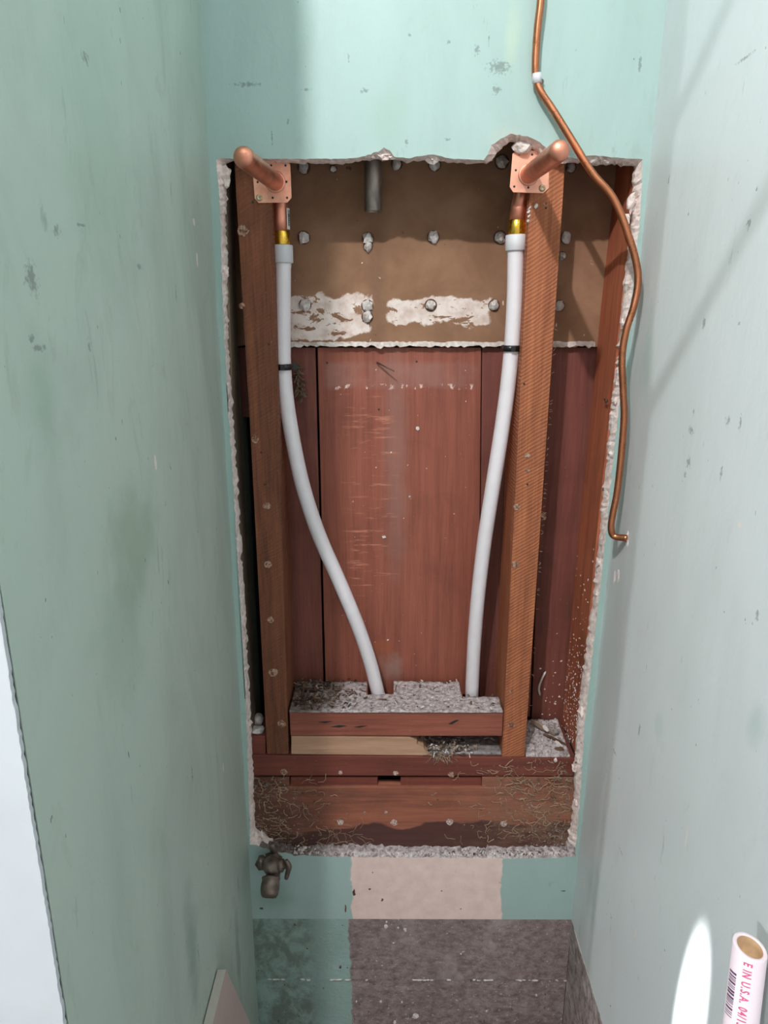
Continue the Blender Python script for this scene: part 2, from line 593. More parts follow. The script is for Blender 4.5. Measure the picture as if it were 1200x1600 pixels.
def board_extra(k, col):
    # pale rubbed band near the top, long grey streak, fine scratches
    zb0, zb1 = P(600, 606, .134).z, P(600, 566, .134).z
    band = k.math('MULTIPLY', k.box(zb0, zb1, 2, 0.003, 30, 0.004), k.box(P(508, 590, .134).x, P(748, 590, .134).x, 0, 0.004, 30, 0.006))
    col = k.mix(k.math('MULTIPLY', band, k.map(k.noise(18, 4), .35, .65, .05, .35)), col, s2l((160, 128, 122)))
    edge = k.math('MULTIPLY', k.math('MULTIPLY', k.box(zb0 - .002, zb0 + .006, 2, 0.002, 60, 0.002), k.box(P(518, 590, .134).x, P(748, 590, .134).x, 0)), k.map(k.noise(160, 3, stretch=(1, 1, .6)), .55, .62))
    col = k.mix(edge, col, s2l((215, 190, 184)))
    st = k.blob(tuple(P(618, 720, .134)), (.030, .05, .33), 0.22, 16, 0.9)
    col = k.mix(k.math('MULTIPLY', st, .45), col, s2l((150, 116, 108)))
    st2 = k.blob(tuple(P(612, 1045, .134)), (.035, .05, .045), 0.3, 40, 0.8)
    col = k.mix(k.math('MULTIPLY', st2, .6), col, s2l((150, 124, 116)))
    st3 = k.blob(tuple(P(600, 1010, .134)), (.025, .05, .02), 0.3, 50, 0.6)
    col = k.mix(k.math('MULTIPLY', st3, .4), col, s2l((158, 88, 58)))
    sc = k.noise(48, 4, 0.7, 0.2, (0.28, 1, 2.6), (3, 0, 1))
    zone = k.math('MULTIPLY', k.box(P(545, 750, .134).x, P(615, 750, .134).x, 0, .006, 20, .012), k.box(P(600, 930, .134).z, P(600, 610, .134).z, 2, 0.01, 8, .02))
    col = k.mix(k.math('MULTIPLY', zone, k.map(sc, .56, .64, 0, .75)), col, s2l((190, 126, 104)))
    ch = k.noise(75, 3, 0.6, 0, (1, 1, .8), (5, 1, 9))
    col = k.mix(k.map(ch, .735, .75, 0, .9), col, s2l((208, 182, 174)))
    nt = k.noise(60, 3, 0.6, 0, (1.4, 1, .5), (2, 7, 3))
    col = k.mix(k.map(nt, .71, .74, 0, .8), col, s2l((60, 30, 26)))
    return col


M_board = wood('red_board', (150, 88, 71), (122, 68, 55), 'Z', 0.0, 0.3, (84, 48, 42), seed=3.0, rough=0.6, extra=board_extra)
M_board_s = wood('red_board_plain', (126, 74, 64), (100, 56, 48), 'Z', 0.0, 0.35, (70, 42, 38), seed=5.0, rough=0.62)
M_block = wood('blocking_fir', (150, 88, 72), (112, 62, 50), 'X', 0.0, 0.25, seed=2.0)
M_pale = wood('pale_pine', (190, 154, 128), (160, 124, 100), 'X', 0.0, 0.2, (120, 90, 68), seed=7.0)
M_plate = wood('plate_fir', (124, 66, 54), (96, 50, 42), 'X', 0.0, 0.25, seed=4.0)


def rim_extra(k, col):
    # black damp stain along the foot, mortar skin and dirt
    z0 = P(600, 1292, .022).z
    v = k.math('ADD', k.axis(2), k.math('MULTIPLY', k.math('SUBTRACT', k.noise(9, 4, .5, 0, (.6, 1, 1)), .5), .11))
    col = k.mix(k.map(v, z0 + .002, z0 - .002, 0, .88), col, s2l((66, 42, 42)))
    lx = k.map(k.math('ADD', k.axis(0), k.math('MULTIPLY', k.math('SUBTRACT', k.noise(14, 5), .5), .2)), P(540, 1260, .022).x, P(430, 1260, .022).x)
    col = k.mix(k.math('MULTIPLY', lx, .72), col, s2l((72, 52, 44)))
    rx = k.map(k.math('ADD', k.axis(0), k.math('MULTIPLY', k.math('SUBTRACT', k.noise(18, 5, off=(4, 0, 0)), .5), .2)), P(690, 1260, .022).x, P(860, 1260, .022).x)
    rz = k.map(k.noise(30, 6, .7, .6, (.7, 1, 1.5)), .40, .60, 0, .75)
    col = k.mix(k.math('MULTIPLY', rx, rz), col, s2l((132, 100, 80)))
    fine = k.noise(120, 5, .7, 1.0, (.5, 1, 1.2), (8, 0, 2))
    both = k.math('MAXIMUM', lx, rx)
    col = k.mix(k.math('MULTIPLY', both, k.map(fine, .57, .66, 0, .6)), col, s2l((170, 142, 122)))
    return col


M_rim = wood('rim_fir', (158, 98, 76), (116, 70, 58), 'X', 0.0, 0.3, seed=11.0, extra=rim_extra)


def lath_mat():
    k = NT('gypsum_lath_paper', 0.85, 0, 0.25)
    n = k.noise(16, 5, .6, .3)
    col = k.mix(k.map(n, .35, .7), s2l((130, 97, 75)), s2l((150, 116, 92)))
    col = k.mix(k.map(k.noise(5, 4, off=(3, 1, 1)), .45, .7, 0, .4), col, s2l((112, 78, 60)))
    sx = P(586, 420, .124).x
    col = k.mix(k.math('MULTIPLY', k.box(sx - .012, sx + .014, 0, .003, 20, .008), .30), col, s2l((96, 72, 58)))
    # torn paper showing the white core
    t1 = k.math('MULTIPLY', k.box(P(450, 490, .124).x, P(580, 490, .124).x, 0, .010, 24, .002), k.box(P(600, 527, .124).z, P(600, 462, .124).z, 2, .014, 22, .0015))
    t1 = k.math('MULTIPLY', t1, k.map(k.noise(34, 6, .7, .5, (.8, 1, 1.4), (2, 0, 5)), .44, .46))
    t2 = k.math('MULTIPLY', k.box(P(607, 490, .124).x, P(766, 490, .124).x, 0, .008, 24, .002), k.box(P(600, 506, .124).z, P(600, 466, .124).z, 2, .010, 26, .0015))
    t2 = k.math('MULTIPLY', t2, k.map(k.noise(40, 6, .7, .5, (.7, 1, 1.6), (7, 0, 2)), .43, .45))
    t = k.math('MAXIMUM', t1, t2)
    col = k.mix(t, col, k.mix(k.map(k.noise(60, 4), .4, .7), s2l((226, 214, 208)), s2l((198, 176, 166))))
    fl = k.noise(75, 3, .6, 0, (1.2, 1, .55), (1, 2, 3))
    col = k.mix(k.map(fl, .735, .75), col, s2l((214, 204, 198)))
    col = k.mix(k.map(k.noise(60, 3, off=(6, 6, 1)), .72, .75, 0, .7), col, s2l((70, 48, 38)))
    k.color(col)
    k.bump(n, .2, .002)
    return k.m


M_lath = lath_mat()
M_key = plaster_mat('plaster_key', (176, 168, 164), (226, 222, 220))
M_hole = simple('hole_shadow', (96, 68, 54), 0.95)


def copper(name, c, rough):
    k = NT(name, rough, 1.0)
    n = k.noise(40, 4, .6, .4)
    k.color(k.mix(k.map(n, .35, .7), s2l(c), tuple(v * .78 for v in s2l(c)[:3]) + (1,)))
    rr = k.map(k.noise(60, 4, off=(2, 2, 2)), .3, .7, rough * .75, rough * 1.35)
    k.put(k.b.inputs['Roughness'], rr)
    return k.m


M_cu = copper('copper_pipe', (226, 154, 130), 0.42)
M_cu_plate = copper('copper_plate', (246, 186, 162), 0.50)
M_cu_tube = copper('copper_tube_dull', (196, 128, 94), 0.30)
M_brass = copper('brass', (236, 192, 78), 0.24)
M_pex = simple('white_pex', (226, 222, 228), 0.38, var=0.03, bump=0.03)
M_ring = simple('pex_ring', (206, 206, 212), 0.5, var=0.04, bump=0.03)
M_galv = NT('galvanised_steel', 0.45, 0.85)
_n = M_galv.noise(50, 5, .7, .4, (1, 1, .3))
M_galv.color(M_galv.mix(M_galv.map(_n, .35, .65), s2l((112, 104, 98)), s2l((164, 156, 150))))
M_galv = M_galv.m
M_iron = simple('old_bronze', (128, 114, 106), 0.42, 0.55, var=0.35, scale=90, bump=0.4)
M_steel = simple('screw_steel', (214, 200, 172), 0.35, 0.9, var=0.15)
M_nail = simple('nail_steel', (120, 104, 98), 0.4, 0.8, var=0.2)
M_sticker = simple('sticker_white', (214, 212, 208), 0.5, var=0.02, bump=0)
M_ink = simple('black_ink', (34, 32, 34), 0.6, bump=0)
M_dust = NT('plaster_dust', 0.95, 0, .1)
_n = M_dust.noise(120, 6, .75)
_c = M_dust.mix(M_dust.map(_n, .36, .62), s2l((122, 106, 104)), s2l((216, 208, 210)))
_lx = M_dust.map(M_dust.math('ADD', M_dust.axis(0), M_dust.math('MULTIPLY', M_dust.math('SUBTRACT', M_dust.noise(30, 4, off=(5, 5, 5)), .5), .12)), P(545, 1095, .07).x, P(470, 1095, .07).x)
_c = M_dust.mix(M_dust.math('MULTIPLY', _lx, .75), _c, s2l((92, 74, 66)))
M_dust.color(_c)
M_dust.bump(_n, .9, .004)
M_dust = M_dust.m
M_shav = simple('shaving', (178, 156, 138), 0.85, var=0.4, scale=40)
M_shav_d = simple('shaving_dark', (110, 84, 68), 0.9, var=0.4, scale=40)
M_fibre = simple('tan_fibre', (190, 160, 134), 0.9, var=0.3, scale=40)
M_chipw = simple('white_chip', (226, 218, 216), 0.85, var=0.08)
M_twig = simple('dry_moss', (134, 112, 92), 0.95, var=0.4, scale=100)
M_scrap_f = simple('plaster_board_face', (186, 170, 166), 0.8, var=0.05, scale=20)
M_scrap_e = simple('plaster_board_edge', (188, 186, 178), 0.85, var=0.05, scale=30)
M_pvc = simple('pipe_white', (222, 208, 216), 0.4, var=0.02, bump=0)
M_bore_bounce = simple('tan_bore_bounce', (206, 168, 128), 0.8, var=0.25, scale=50)  # tan bore colour stands in for light bounced inside the pipe
M_pink = simple('pink_print', (220, 92, 138), 0.6, var=0.2, scale=220, bump=0)
M_purple = simple('purple_print', (98, 70, 104), 0.6, var=0.2, scale=160, bump=0)
M_grout = simple('grey_grit', (150, 142, 142), 0.95, var=0.35, scale=150, bump=0.6)
M_paintside = simple('teal_flake', (150, 190, 178), 0.6, var=0.1)

# ------------------------------------------------------------------ setting
def struct(name, bm, mats, **k):
    return new_obj(name, bm, mats, kind='structure', **k)


YLF = -0.645      # front end of the left wall
YRF = -1.05       # front end of the right wall
bm = bmesh.new()
b_prism(bm, [(-2.2, -2.3, -.05), (1.1, -2.3, -.05), (1.1, .3, -.05), (-2.2, .3, -.05)], (0, 0, .05))
struct('floor', bm, M_floor)
bm = bmesh.new()
b_prism(bm, [(-2.2, -2.3, ZTOP), (1.1, -2.3, ZTOP), (1.1, .3, ZTOP), (-2.2, .3, ZTOP)], (0, 0, .05))
struct('ceiling', bm, M_ceil)

# left wall, with its pale end showing towards the room
bm = bmesh.new()
b_prism(bm, [(XL(0), YLF, 0), (XL(0) - .11, YLF, 0), (XL(ZTOP) - .11, YLF, ZTOP), (XL(ZTOP), YLF, ZTOP)], (0, .19 - YLF, 0))
wl = struct('wall_left', bm, M_left)
# skim-coated board over the wall end, a ragged dark joint between
bm = bmesh.new()
zs = [i * ZTOP / 700 for i in range(701)]
rr = random.Random(3)
edge = [(XL(z) + .0005 + rr.gauss(0, .0003), YLF - .007, z) for z in zs]
b_prism(bm, edge + [(XL(ZTOP) - .125, YLF - .007, ZTOP), (XL(0) - .125, YLF - .007, 0)], (0, .004, 0))
struct('trim_1', bm, M_white_end, label='pale skim-coated board covering the end of the green side wall')
bm = bmesh.new()
b_prism(bm, [(XL(0) - .001, YLF - .003, 0), (XL(0) - .12, YLF - .003, 0), (XL(ZTOP) - .12, YLF - .003, ZTOP), (XL(ZTOP) - .001, YLF - .003, ZTOP)], (0, .003, 0))
struct('trim_2', bm, M_dark, label='dark joint between pale board and green wall')

# right wall above its concrete foot
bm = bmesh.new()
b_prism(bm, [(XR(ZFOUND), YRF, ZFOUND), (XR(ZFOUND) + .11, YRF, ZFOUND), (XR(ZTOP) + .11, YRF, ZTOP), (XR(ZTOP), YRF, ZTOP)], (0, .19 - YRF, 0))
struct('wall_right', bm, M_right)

# back wall: plaster with a hole broken through it, three rings deep
Atop = [(338, 250), (345, 247), (400, 248), (470, 248), (540, 248), (560, 246), (575, 242), (588, 238), (600, 231), (609, 236), (616, 245), (640, 247), (662, 243), (678, 241), (690, 244),
        (700, 248), (730, 249), (756, 250), (762, 241), (768, 227), (782, 217), (798, 209), (825, 213), (845, 223), (858, 236), (872, 244), (900, 247), (918, 243), (940, 243), (955, 246), (1004, 249)]
Btop = [(352, 256), (360, 253), (400, 254), (470, 256), (540, 256), (560, 254), (578, 250), (590, 248), (600, 247), (610, 249), (618, 251), (640, 254), (662, 252), (678, 252), (690, 253),
        (700, 255), (730, 256), (762, 256), (770, 248), (777, 237), (788, 227), (800, 219), (820, 222), (838, 232), (850, 243), (868, 254), (900, 256), (918, 257), (940, 258), (955, 258), (993, 260)]
Aright = [(1004, 249), (1001, 330), (992, 420), (984, 490), (977, 550), (969, 620), (960, 700), (951, 790), (945, 850), (939, 910), (930, 985), (922, 1055), (915, 1120), (909, 1200), (903, 1285), (898, 1338)]
Bright = [(993, 260), (989, 330), (981, 420), (973, 490), (968, 550), (960, 620), (951, 700), (943, 790), (938, 850), (931, 910), (922, 985), (913, 1055), (904, 1120), (900, 1200), (895, 1285), (886, 1326)]
Abot = [(898, 1338), (860, 1341), (780, 1341), (700, 1340), (620, 1340), (560, 1339), (500, 1338), (460, 1336), (430, 1330), (405, 1322), (391, 1319)]
Bbot = [(886, 1326), (855, 1328), (780, 1329), (700, 1328), (620, 1327), (560, 1326), (500, 1325), (462, 1328), (436, 1322), (412, 1306), (398, 1300)]
Aleft = [(391, 1319), (389, 1240), (386, 1150), (382, 1050), (377, 970), (372, 890), (367, 800), (362, 720), (357, 640), (352, 560), (348, 470), (346, 420), (345, 350), (342, 300), (338, 250)]
Bleft = [(398, 1300), (395, 1240), (392, 1150), (387, 1050), (383, 970), (377, 890), (373, 800), (367, 720), (362, 640), (356, 560), (353, 470), (354, 425), (351, 350), (352, 300), (352, 256)]
A, B, Cc = [], [], []
rr = random.Random(11)
for pa, pb, ja, jb in ((Atop, Btop, .45, .6), (Aright, Bright, .5, .7), (Abot, Bbot, .9, 1.2), (Aleft, Bleft, .5, .7)):
    for (a0, a1, b0, b1) in zip(pa, pa[1:], pb, pb[1:]):
        L = math.hypot(a1[0] - a0[0], a1[1] - a0[1])
        k = max(1, int(L / 4.5))
        for i in range(k):
            t = i / k
            ax, ay = a0[0] + (a1[0] - a0[0]) * t, a0[1] + (a1[1] - a0[1]) * t
            bx, by = b0[0] + (b1[0] - b0[0]) * t, b0[1] + (b1[1] - b0[1]) * t
            nz = mnoise.noise(Vector((ax * .05, ay * .05, 3.1))) * 2.0
            A.append((ax + rr.gauss(0, ja), ay + rr.gauss(0, ja)))
            ux, uy = bx - ax, by - ay
            ul = max(1e-3, math.hypot(ux, uy))
            q = nz + rr.gauss(0, jb)
            B.append((bx + ux / ul * q, by + uy / ul * q - (2.5 if pa is Atop and not 755 < ax < 870 else 0)))
bm = bmesh.new()
n = len(A)
YB = .0215
va = [bm.verts.new(P(x, y, 0)) for x, y in A]
vm = [bm.verts.new(P(a[0] * .45 + b[0] * .55, a[1] * .45 + b[1] * .55, .005 + rr.uniform(0, .003))) for a, b in zip(A, B)]
vb = [bm.verts.new(P(b[0], b[1], .013 + rr.uniform(-.002, .002))) for b in B]
vc = [bm.verts.new(Vector((v.co.x, YB, v.co.z)) + Vector((rr.gauss(0, .0006), 0, rr.gauss(0, .0006)))) for v in vb]
for r0, r1 in ((va, vm), (vm, vb), (vb, vc)):
    for i in range(n):
        f = bm.faces.new((r0[i], r0[(i + 1) % n], r1[(i + 1) % n], r1[i]))
        f.material_index = 2 if min(v.co.z for v in f.verts) < P(600, 1318, .01).z else 1
ov = [bm.verts.new((XL(ZFOUND), 0, ZFOUND)), bm.verts.new((XR(ZFOUND), 0, ZFOUND)), bm.verts.new((XR(ZTOP), 0, ZTOP)), bm.verts.new((XL(ZTOP), 0, ZTOP))]
oe = [bm.edges.new((ov[i], ov[(i + 1) % 4])) for i in range(4)]
ie = [bm.edges.get((va[i], va[(i + 1) % n])) for i in range(n)]
g = bmesh.ops.triangle_fill(bm, edges=oe + ie, use_beauty=True)
obk = [bm.verts.new((v.co.x, YB, v.co.z)) for v in ov]
oe2 = [bm.edges.new((obk[i], obk[(i + 1) % 4])) for i in range(4)]
ie2 = [bm.edges.get((vc[i], vc[(i + 1) % n])) for i in range(n)]
g2 = bmesh.ops.triangle_fill(bm, edges=oe2 + ie2, use_beauty=True)
for e in g2['geom']:
    if isinstance(e, bmesh.types.BMFace):
        e.material_index = 1
for i in range(4):
    bm.faces.new((ov[i], ov[(i + 1) % 4], obk[(i + 1) % 4], obk[i])).material_index = 1
wb = struct('wall_back', bm, [M_back, M_plaster, M_dust], label='green painted plaster wall with a tall ragged opening')

# concrete foot of the back wall in two lifts with a form-board joint, and of the right wall
zj = P(600, 1531, 0).z
for z1, z0, yo in ((ZFOUND, zj + .0012, 0.0), (zj - .0012, 0.0, .002)):
    bm = bmesh.new()
    b_prism(bm, [(XL(z0), yo, z0), (XR(ZFOUND), yo, z0), (XR(ZFOUND), yo, z1), (XL(z1), yo, z1)], (0, .19, 0))
    struct('wall_foundation', bm, M_conc, label='rough grey concrete foundation, partly painted green')
bm = bmesh.new()
for i in range(60):
    x = XL(zj) + (XR(zj) - XL(zj)) * (i + R.random()) / 60
    if mnoise.noise(Vector((x * 25, 0, 4))) < -.05:
        continue
    b_lump(bm, (x, .0005, zj + R.gauss(0, .0007)), (R.uniform(.003, .008), .0026, R.uniform(.0012, .0026)), .5, 1, i)
new_obj('form_joint_ridge', bm, M_key, parent=wb, kind='stuff')
rr = random.Random(83)
for (x, y, r) in [(603, 1447, .006), (604, 1440, .004), (633, 1452, .007), (622, 1449, .004), (615, 1473, .0025), (597, 1508, .0025), (649, 1588, .008), (595, 1565, .003), (628, 1566, .003), (617, 1597, .005), (557, 1565, .003), (720, 1490, .003), (838, 1555, .003), (760, 1580, .003)]:
    bm = bmesh.new()
    b_lump(bm, P(x, y, 0.0005), (r * rr.uniform(.5, .9), .0012, r * rr.uniform(.5, 1)), .6, 2, x)
    new_obj('plaster_splat', bm, M_core, parent=wb)
for (x, y, rx, rz) in [(597, 1406, .003, .004), (582, 1363, .0015, .002), (578, 1389, .003, .002), (540, 1420, .002, .009), (553, 1395, .004, .008), (690, 1392, .0015, .002), (720, 1420, .002, .0012), (880, 1392, .005, .0016), (409, 1419, .004, .003), (532, 1511, .003, .005), (461, 1445, .003, .003), (480, 1482, .002, .002)]:
    bm = bmesh.new()
    b_lump(bm, P(x, y, 0.0003), (rx, .0006, rz), .7, 2, y)
    new_obj('dark_scar', bm, M_shav_d, parent=wb)
XF = XR(ZFOUND) - .0005
zj2 = ZFOUND - .062
for z1, z0, xo in ((ZFOUND, zj2 + .0015, -.0005), (zj2 - .0015, 0.0, .001)):
    bm = bmesh.new()
    b_prism(bm, [(XF + xo, YRF, z0), (XF + .11, YRF, z0), (XF + .11, YRF, z1), (XF + xo, YRF, z1)], (0, -YRF - .0005, 0))
    struct('wall_foundation', bm, M_conc_side, label='rough grey concrete foot of the pale side wall')

# far face of the wall cavity, coloured near black for its unlit depth
bm = bmesh.new()
b_prism(bm, [(XL(.5) - .1, .175, 0), (XR(.5) + .1, .175, 0), (XR(.5) + .1, .175, ZTOP), (XL(.5) - .1, .175, ZTOP)], (0, .015, 0))
struct('wall_cavity', bm, M_dark)

# ------------------------------------------------------------------ framing
YS, YK = .022, .124          # front and back of the two-inch-by-four-inch timbers
YBD = .134                   # front of the vertical boards


def timber(name, pts, Yf, Yb, m, label, cat, bevel=.002, group=None):
    return new_obj(name, px_prism(pts, Yf, Yb, bevel), m, label=label, cat=cat, group=group)


ztop_px = 150
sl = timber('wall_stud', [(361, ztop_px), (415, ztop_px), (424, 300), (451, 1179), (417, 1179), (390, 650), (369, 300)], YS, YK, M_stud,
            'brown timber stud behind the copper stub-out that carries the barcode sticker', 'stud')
sr = timber('wall_stud', [(836, ztop_px), (889, ztop_px), (880, 300), (820, 1183), (784, 1183), (828, 300)], YS, YK, M_stud_r,
            'saw-marked orange brown timber stud nearest the thin copper tube', 'stud')
se = timber('edge_stud', [(1003, ztop_px), (1040, ztop_px), (960, 1179), (899, 1179), (936, 800), (958, 600), (970, 480), (996, 262)], YS, YK, M_stud_e,
            'red brown edge stud against the pale side wall, flecked with plaster', 'stud')
el = timber('furring_strip', [(330, ztop_px), (350, ztop_px), (357, 420), (364, 640), (378, 880), (388, 1050), (394, 1170), (372, 1170), (340, 640)], YS, .070, M_furr,
            'narrow grey brown strip along the dark gap behind the torn edge by the green wall', 'furring strip')


# spots of old plaster stuck on the stud faces
def spot(parent, x, y, Y, r, seed, m=None, name='plaster_spot'):
    bm = bmesh.new()
    c = P(x, y, Y)
    rd = random.Random(seed)
    pts = [(c.x + math.cos(a) * r * rd.uniform(.75, 1.1), Y - .0008, c.z + math.sin(a) * r * rd.uniform(.75, 1.1)) for a in [i * .449 for i in range(14)]]
    b_prism(bm, pts, (0, .0012, 0))
    return new_obj(name, bm, m or M_spot, parent=parent)


k_ = NT('plaster_smear', .9, 0, .2)
k_.color(k_.mix(k_.map(k_.noise(260, 4, .7), .42, .58), s2l((104, 66, 50)), s2l((176, 150, 132))))
M_spot = k_.m
k_ = NT('plaster_smear_pale', .9, 0, .2)
k_.color(k_.mix(k_.map(k_.noise(330, 4, .7), .40, .60), s2l((120, 88, 76)), s2l((214, 200, 194))))
M_spot_l = k_.m
for i, (x, y, r) in enumerate([(380, 360, .0085), (399, 687, .006), (417, 790, .0065), (419, 882, .0065), (423, 968, .006), (427, 1051, .0085), (440, 1131, .0075), (378, 478, .005)]):
    spot(sl, x, y, YS, r, i)
for i, (x, y, r) in enumerate([(807, 792, .0055), (805, 882, .0065), (799, 1132, .006), (823, 712, .005), (824, 735, .0035), (852, 318, .0022), (799, 1080, .003)]):
    spot(sr, x, y, YS, r, 20 + i)
rr = random.Random(5)
bm = bmesh.new()
for (x, y) in [(827, 325), (826, 330), (826, 338), (825, 345), (838, 322)]:
    b_chip(bm, P(x, y, YS - .0006), .004, .0012, rr, flat=(0, 1, 0))
new_obj('plaster_drip', bm, M_chipw, parent=sr, kind='stuff')
# nail holes
for par, lst in ((sl, [(395, 316), (420, 538), (408, 707), (414, 757)]), (sr, [(853, 325), (824, 757), (819, 600)])):
    for (x, y) in lst:
        bm = bmesh.new()
        b_lathe(bm, P(x, y, YS - .0004), (0, 1, 0), [(0, .0017), (.0012, .0017)], 8)
        new_obj('nail_hole', bm, M_ink, parent=par)
# splinters on the right stud's edge
bm = bmesh.new()
for i in range(46):
    t = rr.random()
    y = 480 + t * 640
    x = 869 + (826 - 869) * (y - 480) / 640
    b_hair(bm, P(x, y, YS + .001), (1, -.2, rr.uniform(-.6, .8)), 3, .0016, .0003, rr, wig=.3)
for i in range(10):
    b_hair(bm, P(845, 803 + rr.uniform(-4, 4), YS + .001), (1, -.2, -.3), 5, .002, .00025, rr, wig=.25)
new_obj('splinter_fuzz', bm, M_fibre, parent=sr, kind='stuff')

# plaster rags left along the opening's right edge, and nails in the edge stud
rr = random.Random(17)
for (x, y, r) in [(982, 318, .010), (975, 345, .007), (969, 505, .006), (956, 628, .004), (951, 708, .0055), (946, 768, .006), (931, 878, .005), (929, 928, .006), (905, 1113, .009), (899, 1185, .008), (897, 1255, .008), (893, 1200, .006)]:
    bm = bmesh.new()
    b_lump(bm, P(x + 4, y, .010), (r * .6, .007, r * 1.25), .75, 2, x)
    new_obj('plaster_rag', bm, M_plaster, parent=wb)
for (x, y, r) in [(353, 275, .012), (352, 425, .008), (367, 880, .005), (381, 1065, .006), (390, 1130, .006), (394, 1300, .010), (408, 1310, .012), (430, 1326, .008), (600, 243, .011), (678, 247, .010), (612, 246, .006), (580, 246, .006), (925, 249, .008), (945, 250, .007), (880, 250, .009), (500, 1332, .006), (470, 1331, .008)]:
    bm = bmesh.new()
    b_lump(bm, P(x, y, .011), (r, .006, r * .55) if y < 262 or y > 1318 else (r * .6, .006, r), .8, 2, x)
    new_obj('plaster_rag', bm, M_plaster, parent=wb)
for (x, y, Y) in [(948, 627, .03), (987, 316, .012), (944, 765, .02)]:
    bm = bmesh.new()
    b_lathe(bm, P(x, y, Y - .004), (0, 1, .1), [(0, .0022), (.001, .0030), (.0016, .0012), (.012, .0012)], 8)
    new_obj('nail', bm, M_nail, parent=se)

# gypsum lath of the far room with plaster keys pushed through
rr = random.Random(23)
bot = [(930 - i * 6, 540 + rr.gauss(0, .9) + (3 if 880 < 930 - i * 6 < 905 else 0)) for i in range(0, 98)]
lath = new_obj('gypsum_lath', px_prism([(345, ztop_px - 60), (1000, ztop_px - 60), (985, 300), (960, 540)] + bot + [(344, 540)], YK, YBD - .001, 0), M_lath,
               label='tan gypsum lath board with rows of plaster keys', cat='lath board')
# torn white bottom edge
bm = bmesh.new()
b_prism(bm, [P(x, y, YK - .001) for x, y in [(930 - i * 5, 534 + rr.gauss(0, .7)) for i in range(0, 99)] + [(440 + i * 5, 541.5 + rr.gauss(0, 1.3)) for i in range(0, 99)]], (0, .006, 0))
new_obj('torn_edge', bm, M_core, parent=lath)
keys = [(475, 262, 1), (521, 264, .55), (620, 256, .9), (679, 257, 1), (784, 253, 1.1), (892, 262, .8), (475, 371, 1), (575, 373, 1), (575, 385, .8), (677, 371, 1), (781, 371, 1.05), (884, 371, .9),
        (477, 476, 1), (574, 478, 1), (574, 495, .95), (673, 477, 1), (772, 477, .95), (874, 478, .9), (878, 400, .7)]
for i, (x, y, s) in enumerate(keys):
    c = P(x, y, YK)
    bm = bmesh.new()
    b_lathe(bm, (c.x, YK - .0006, c.z), (0, 1, 0), [(0, .0102 * s), (.0012, .0102 * s)], 18)
    hole = new_obj('lath_hole', bm, M_hole, parent=lath)
    bm = bmesh.new()
    b_lump(bm, (c.x, YK - .0015, c.z), (.0086 * s * R.uniform(.85, 1.05), .007, .0092 * s * R.uniform(.9, 1.1)), .42, 2, i * 1.7)
    new_obj('plaster_key', bm, M_key, parent=hole, origin=tuple(c))

# vertical boards of the far face
boards = [
    ('wall_board', [(344, 543), (386, 543), (400, 652), (350, 652)], M_board_s, 'short brown board end showing in the dark gap beside the stud'),
    ('wall_board', [(400, 543), (492.5, 543), (505.5, 1085), (425, 1085)], M_board_s, 'narrow red brown board between stud and wide scratched board'),
    ('wall_board', [(496, 543), (752, 543), (747, 1085), (509, 1085)], M_board, 'wide red brown board, scratched, in the middle of the cavity'),
    ('wall_board', [(753.5, 543), (850, 543), (828, 1120), (748.5, 1120)], M_board_s, 'dark red board half hidden behind the straighter white pipe'),
    ('wall_board', [(851.5, 543), (960, 543), (885, 1160), (829.5, 1160)], M_board_s, 'red brown board in the bay beside the pale wall'),
]
bo = []
for nm, pts, m, lab in boards:
    bo.append(new_obj(nm, px_prism(pts, YBD, YBD + .02, .001), m, label=lab, cat='board'))
# nail holes and a bent nail in the wide board
for (x, y) in [(511, 567), (651, 565), (592, 640)]:
    bm = bmesh.new()
    b_lathe(bm, P(x, y, YBD - .0004), (0, 1, 0), [(0, .0018), (.001, .0018)], 8)
    new_obj('nail_hole', bm, M_ink, parent=bo[2])
bm = bmesh.new()
b_tube(bm, [P(588, 566, YBD + .004), P(590, 567, YBD - .004), P(602, 573, YBD - .012), P(616, 580, YBD - .020)], [.0012, .0013, .0013, .0009], 8)
new_obj('bent_nail', bm, M_nail, label='bent rusty nail sticking out of the wide board', cat='nail')
# pale flakes clinging to board and edge stud
rr = random.Random(31)
bm = bmesh.new()
for i in range(26):
    b_chip(bm, P(rr.uniform(530, 740), rr.uniform(560, 1060), YBD - .001), rr.uniform(.0005, .0018), .0006, rr, flat=(0, 1, 0))
for (x, y, s) in [(653, 669, .0045), (611, 707, .0025), (600, 839, .0045), (640, 776, .003), (606, 1000, .003)]:
    b_chip(bm, P(x, y, YBD - .002), s, .001, rr, flat=(.3, 1, .2))
new_obj('clinging_flake', bm, M_chipw, parent=bo[2], kind='stuff')
bm = bmesh.new()
for i in range(230):
    y = 1160 - abs(rr.gauss(0, 110))
    t = rr.random()
    Y = YS + t * .10
    X = P(936 - (y - 800) * .098 if y > 800 else 936 + (800 - y) * .11, y, YS).x
    z = P(900, y, Y).z
    b_chip(bm, (X - .0008, Y, z), rr.uniform(.0006, .0028), .0006, rr, flat=(1, 0, 0))
new_obj('clinging_flake', bm, M_chipw, parent=se, kind='stuff')
bm = bmesh.new()
for i in range(30):
    b_chip(bm, P(rr.uniform(842, 880), 1140 - abs(rr.gauss(0, 60)), YBD - .001), rr.uniform(.0008, .003), .0007, rr, flat=(0, 1, 0))
b_tube(bm, spline([P(853, 1049, YBD - .004), P(847, 1060, YBD - .006), P(842, 1075, YBD - .005), P(844, 1087, YBD - .003)], 4), [.0006] + [.0022] * 11 + [.0008], 5)
new_obj('clinging_flake', bm, M_chipw, parent=bo[4], kind='stuff')

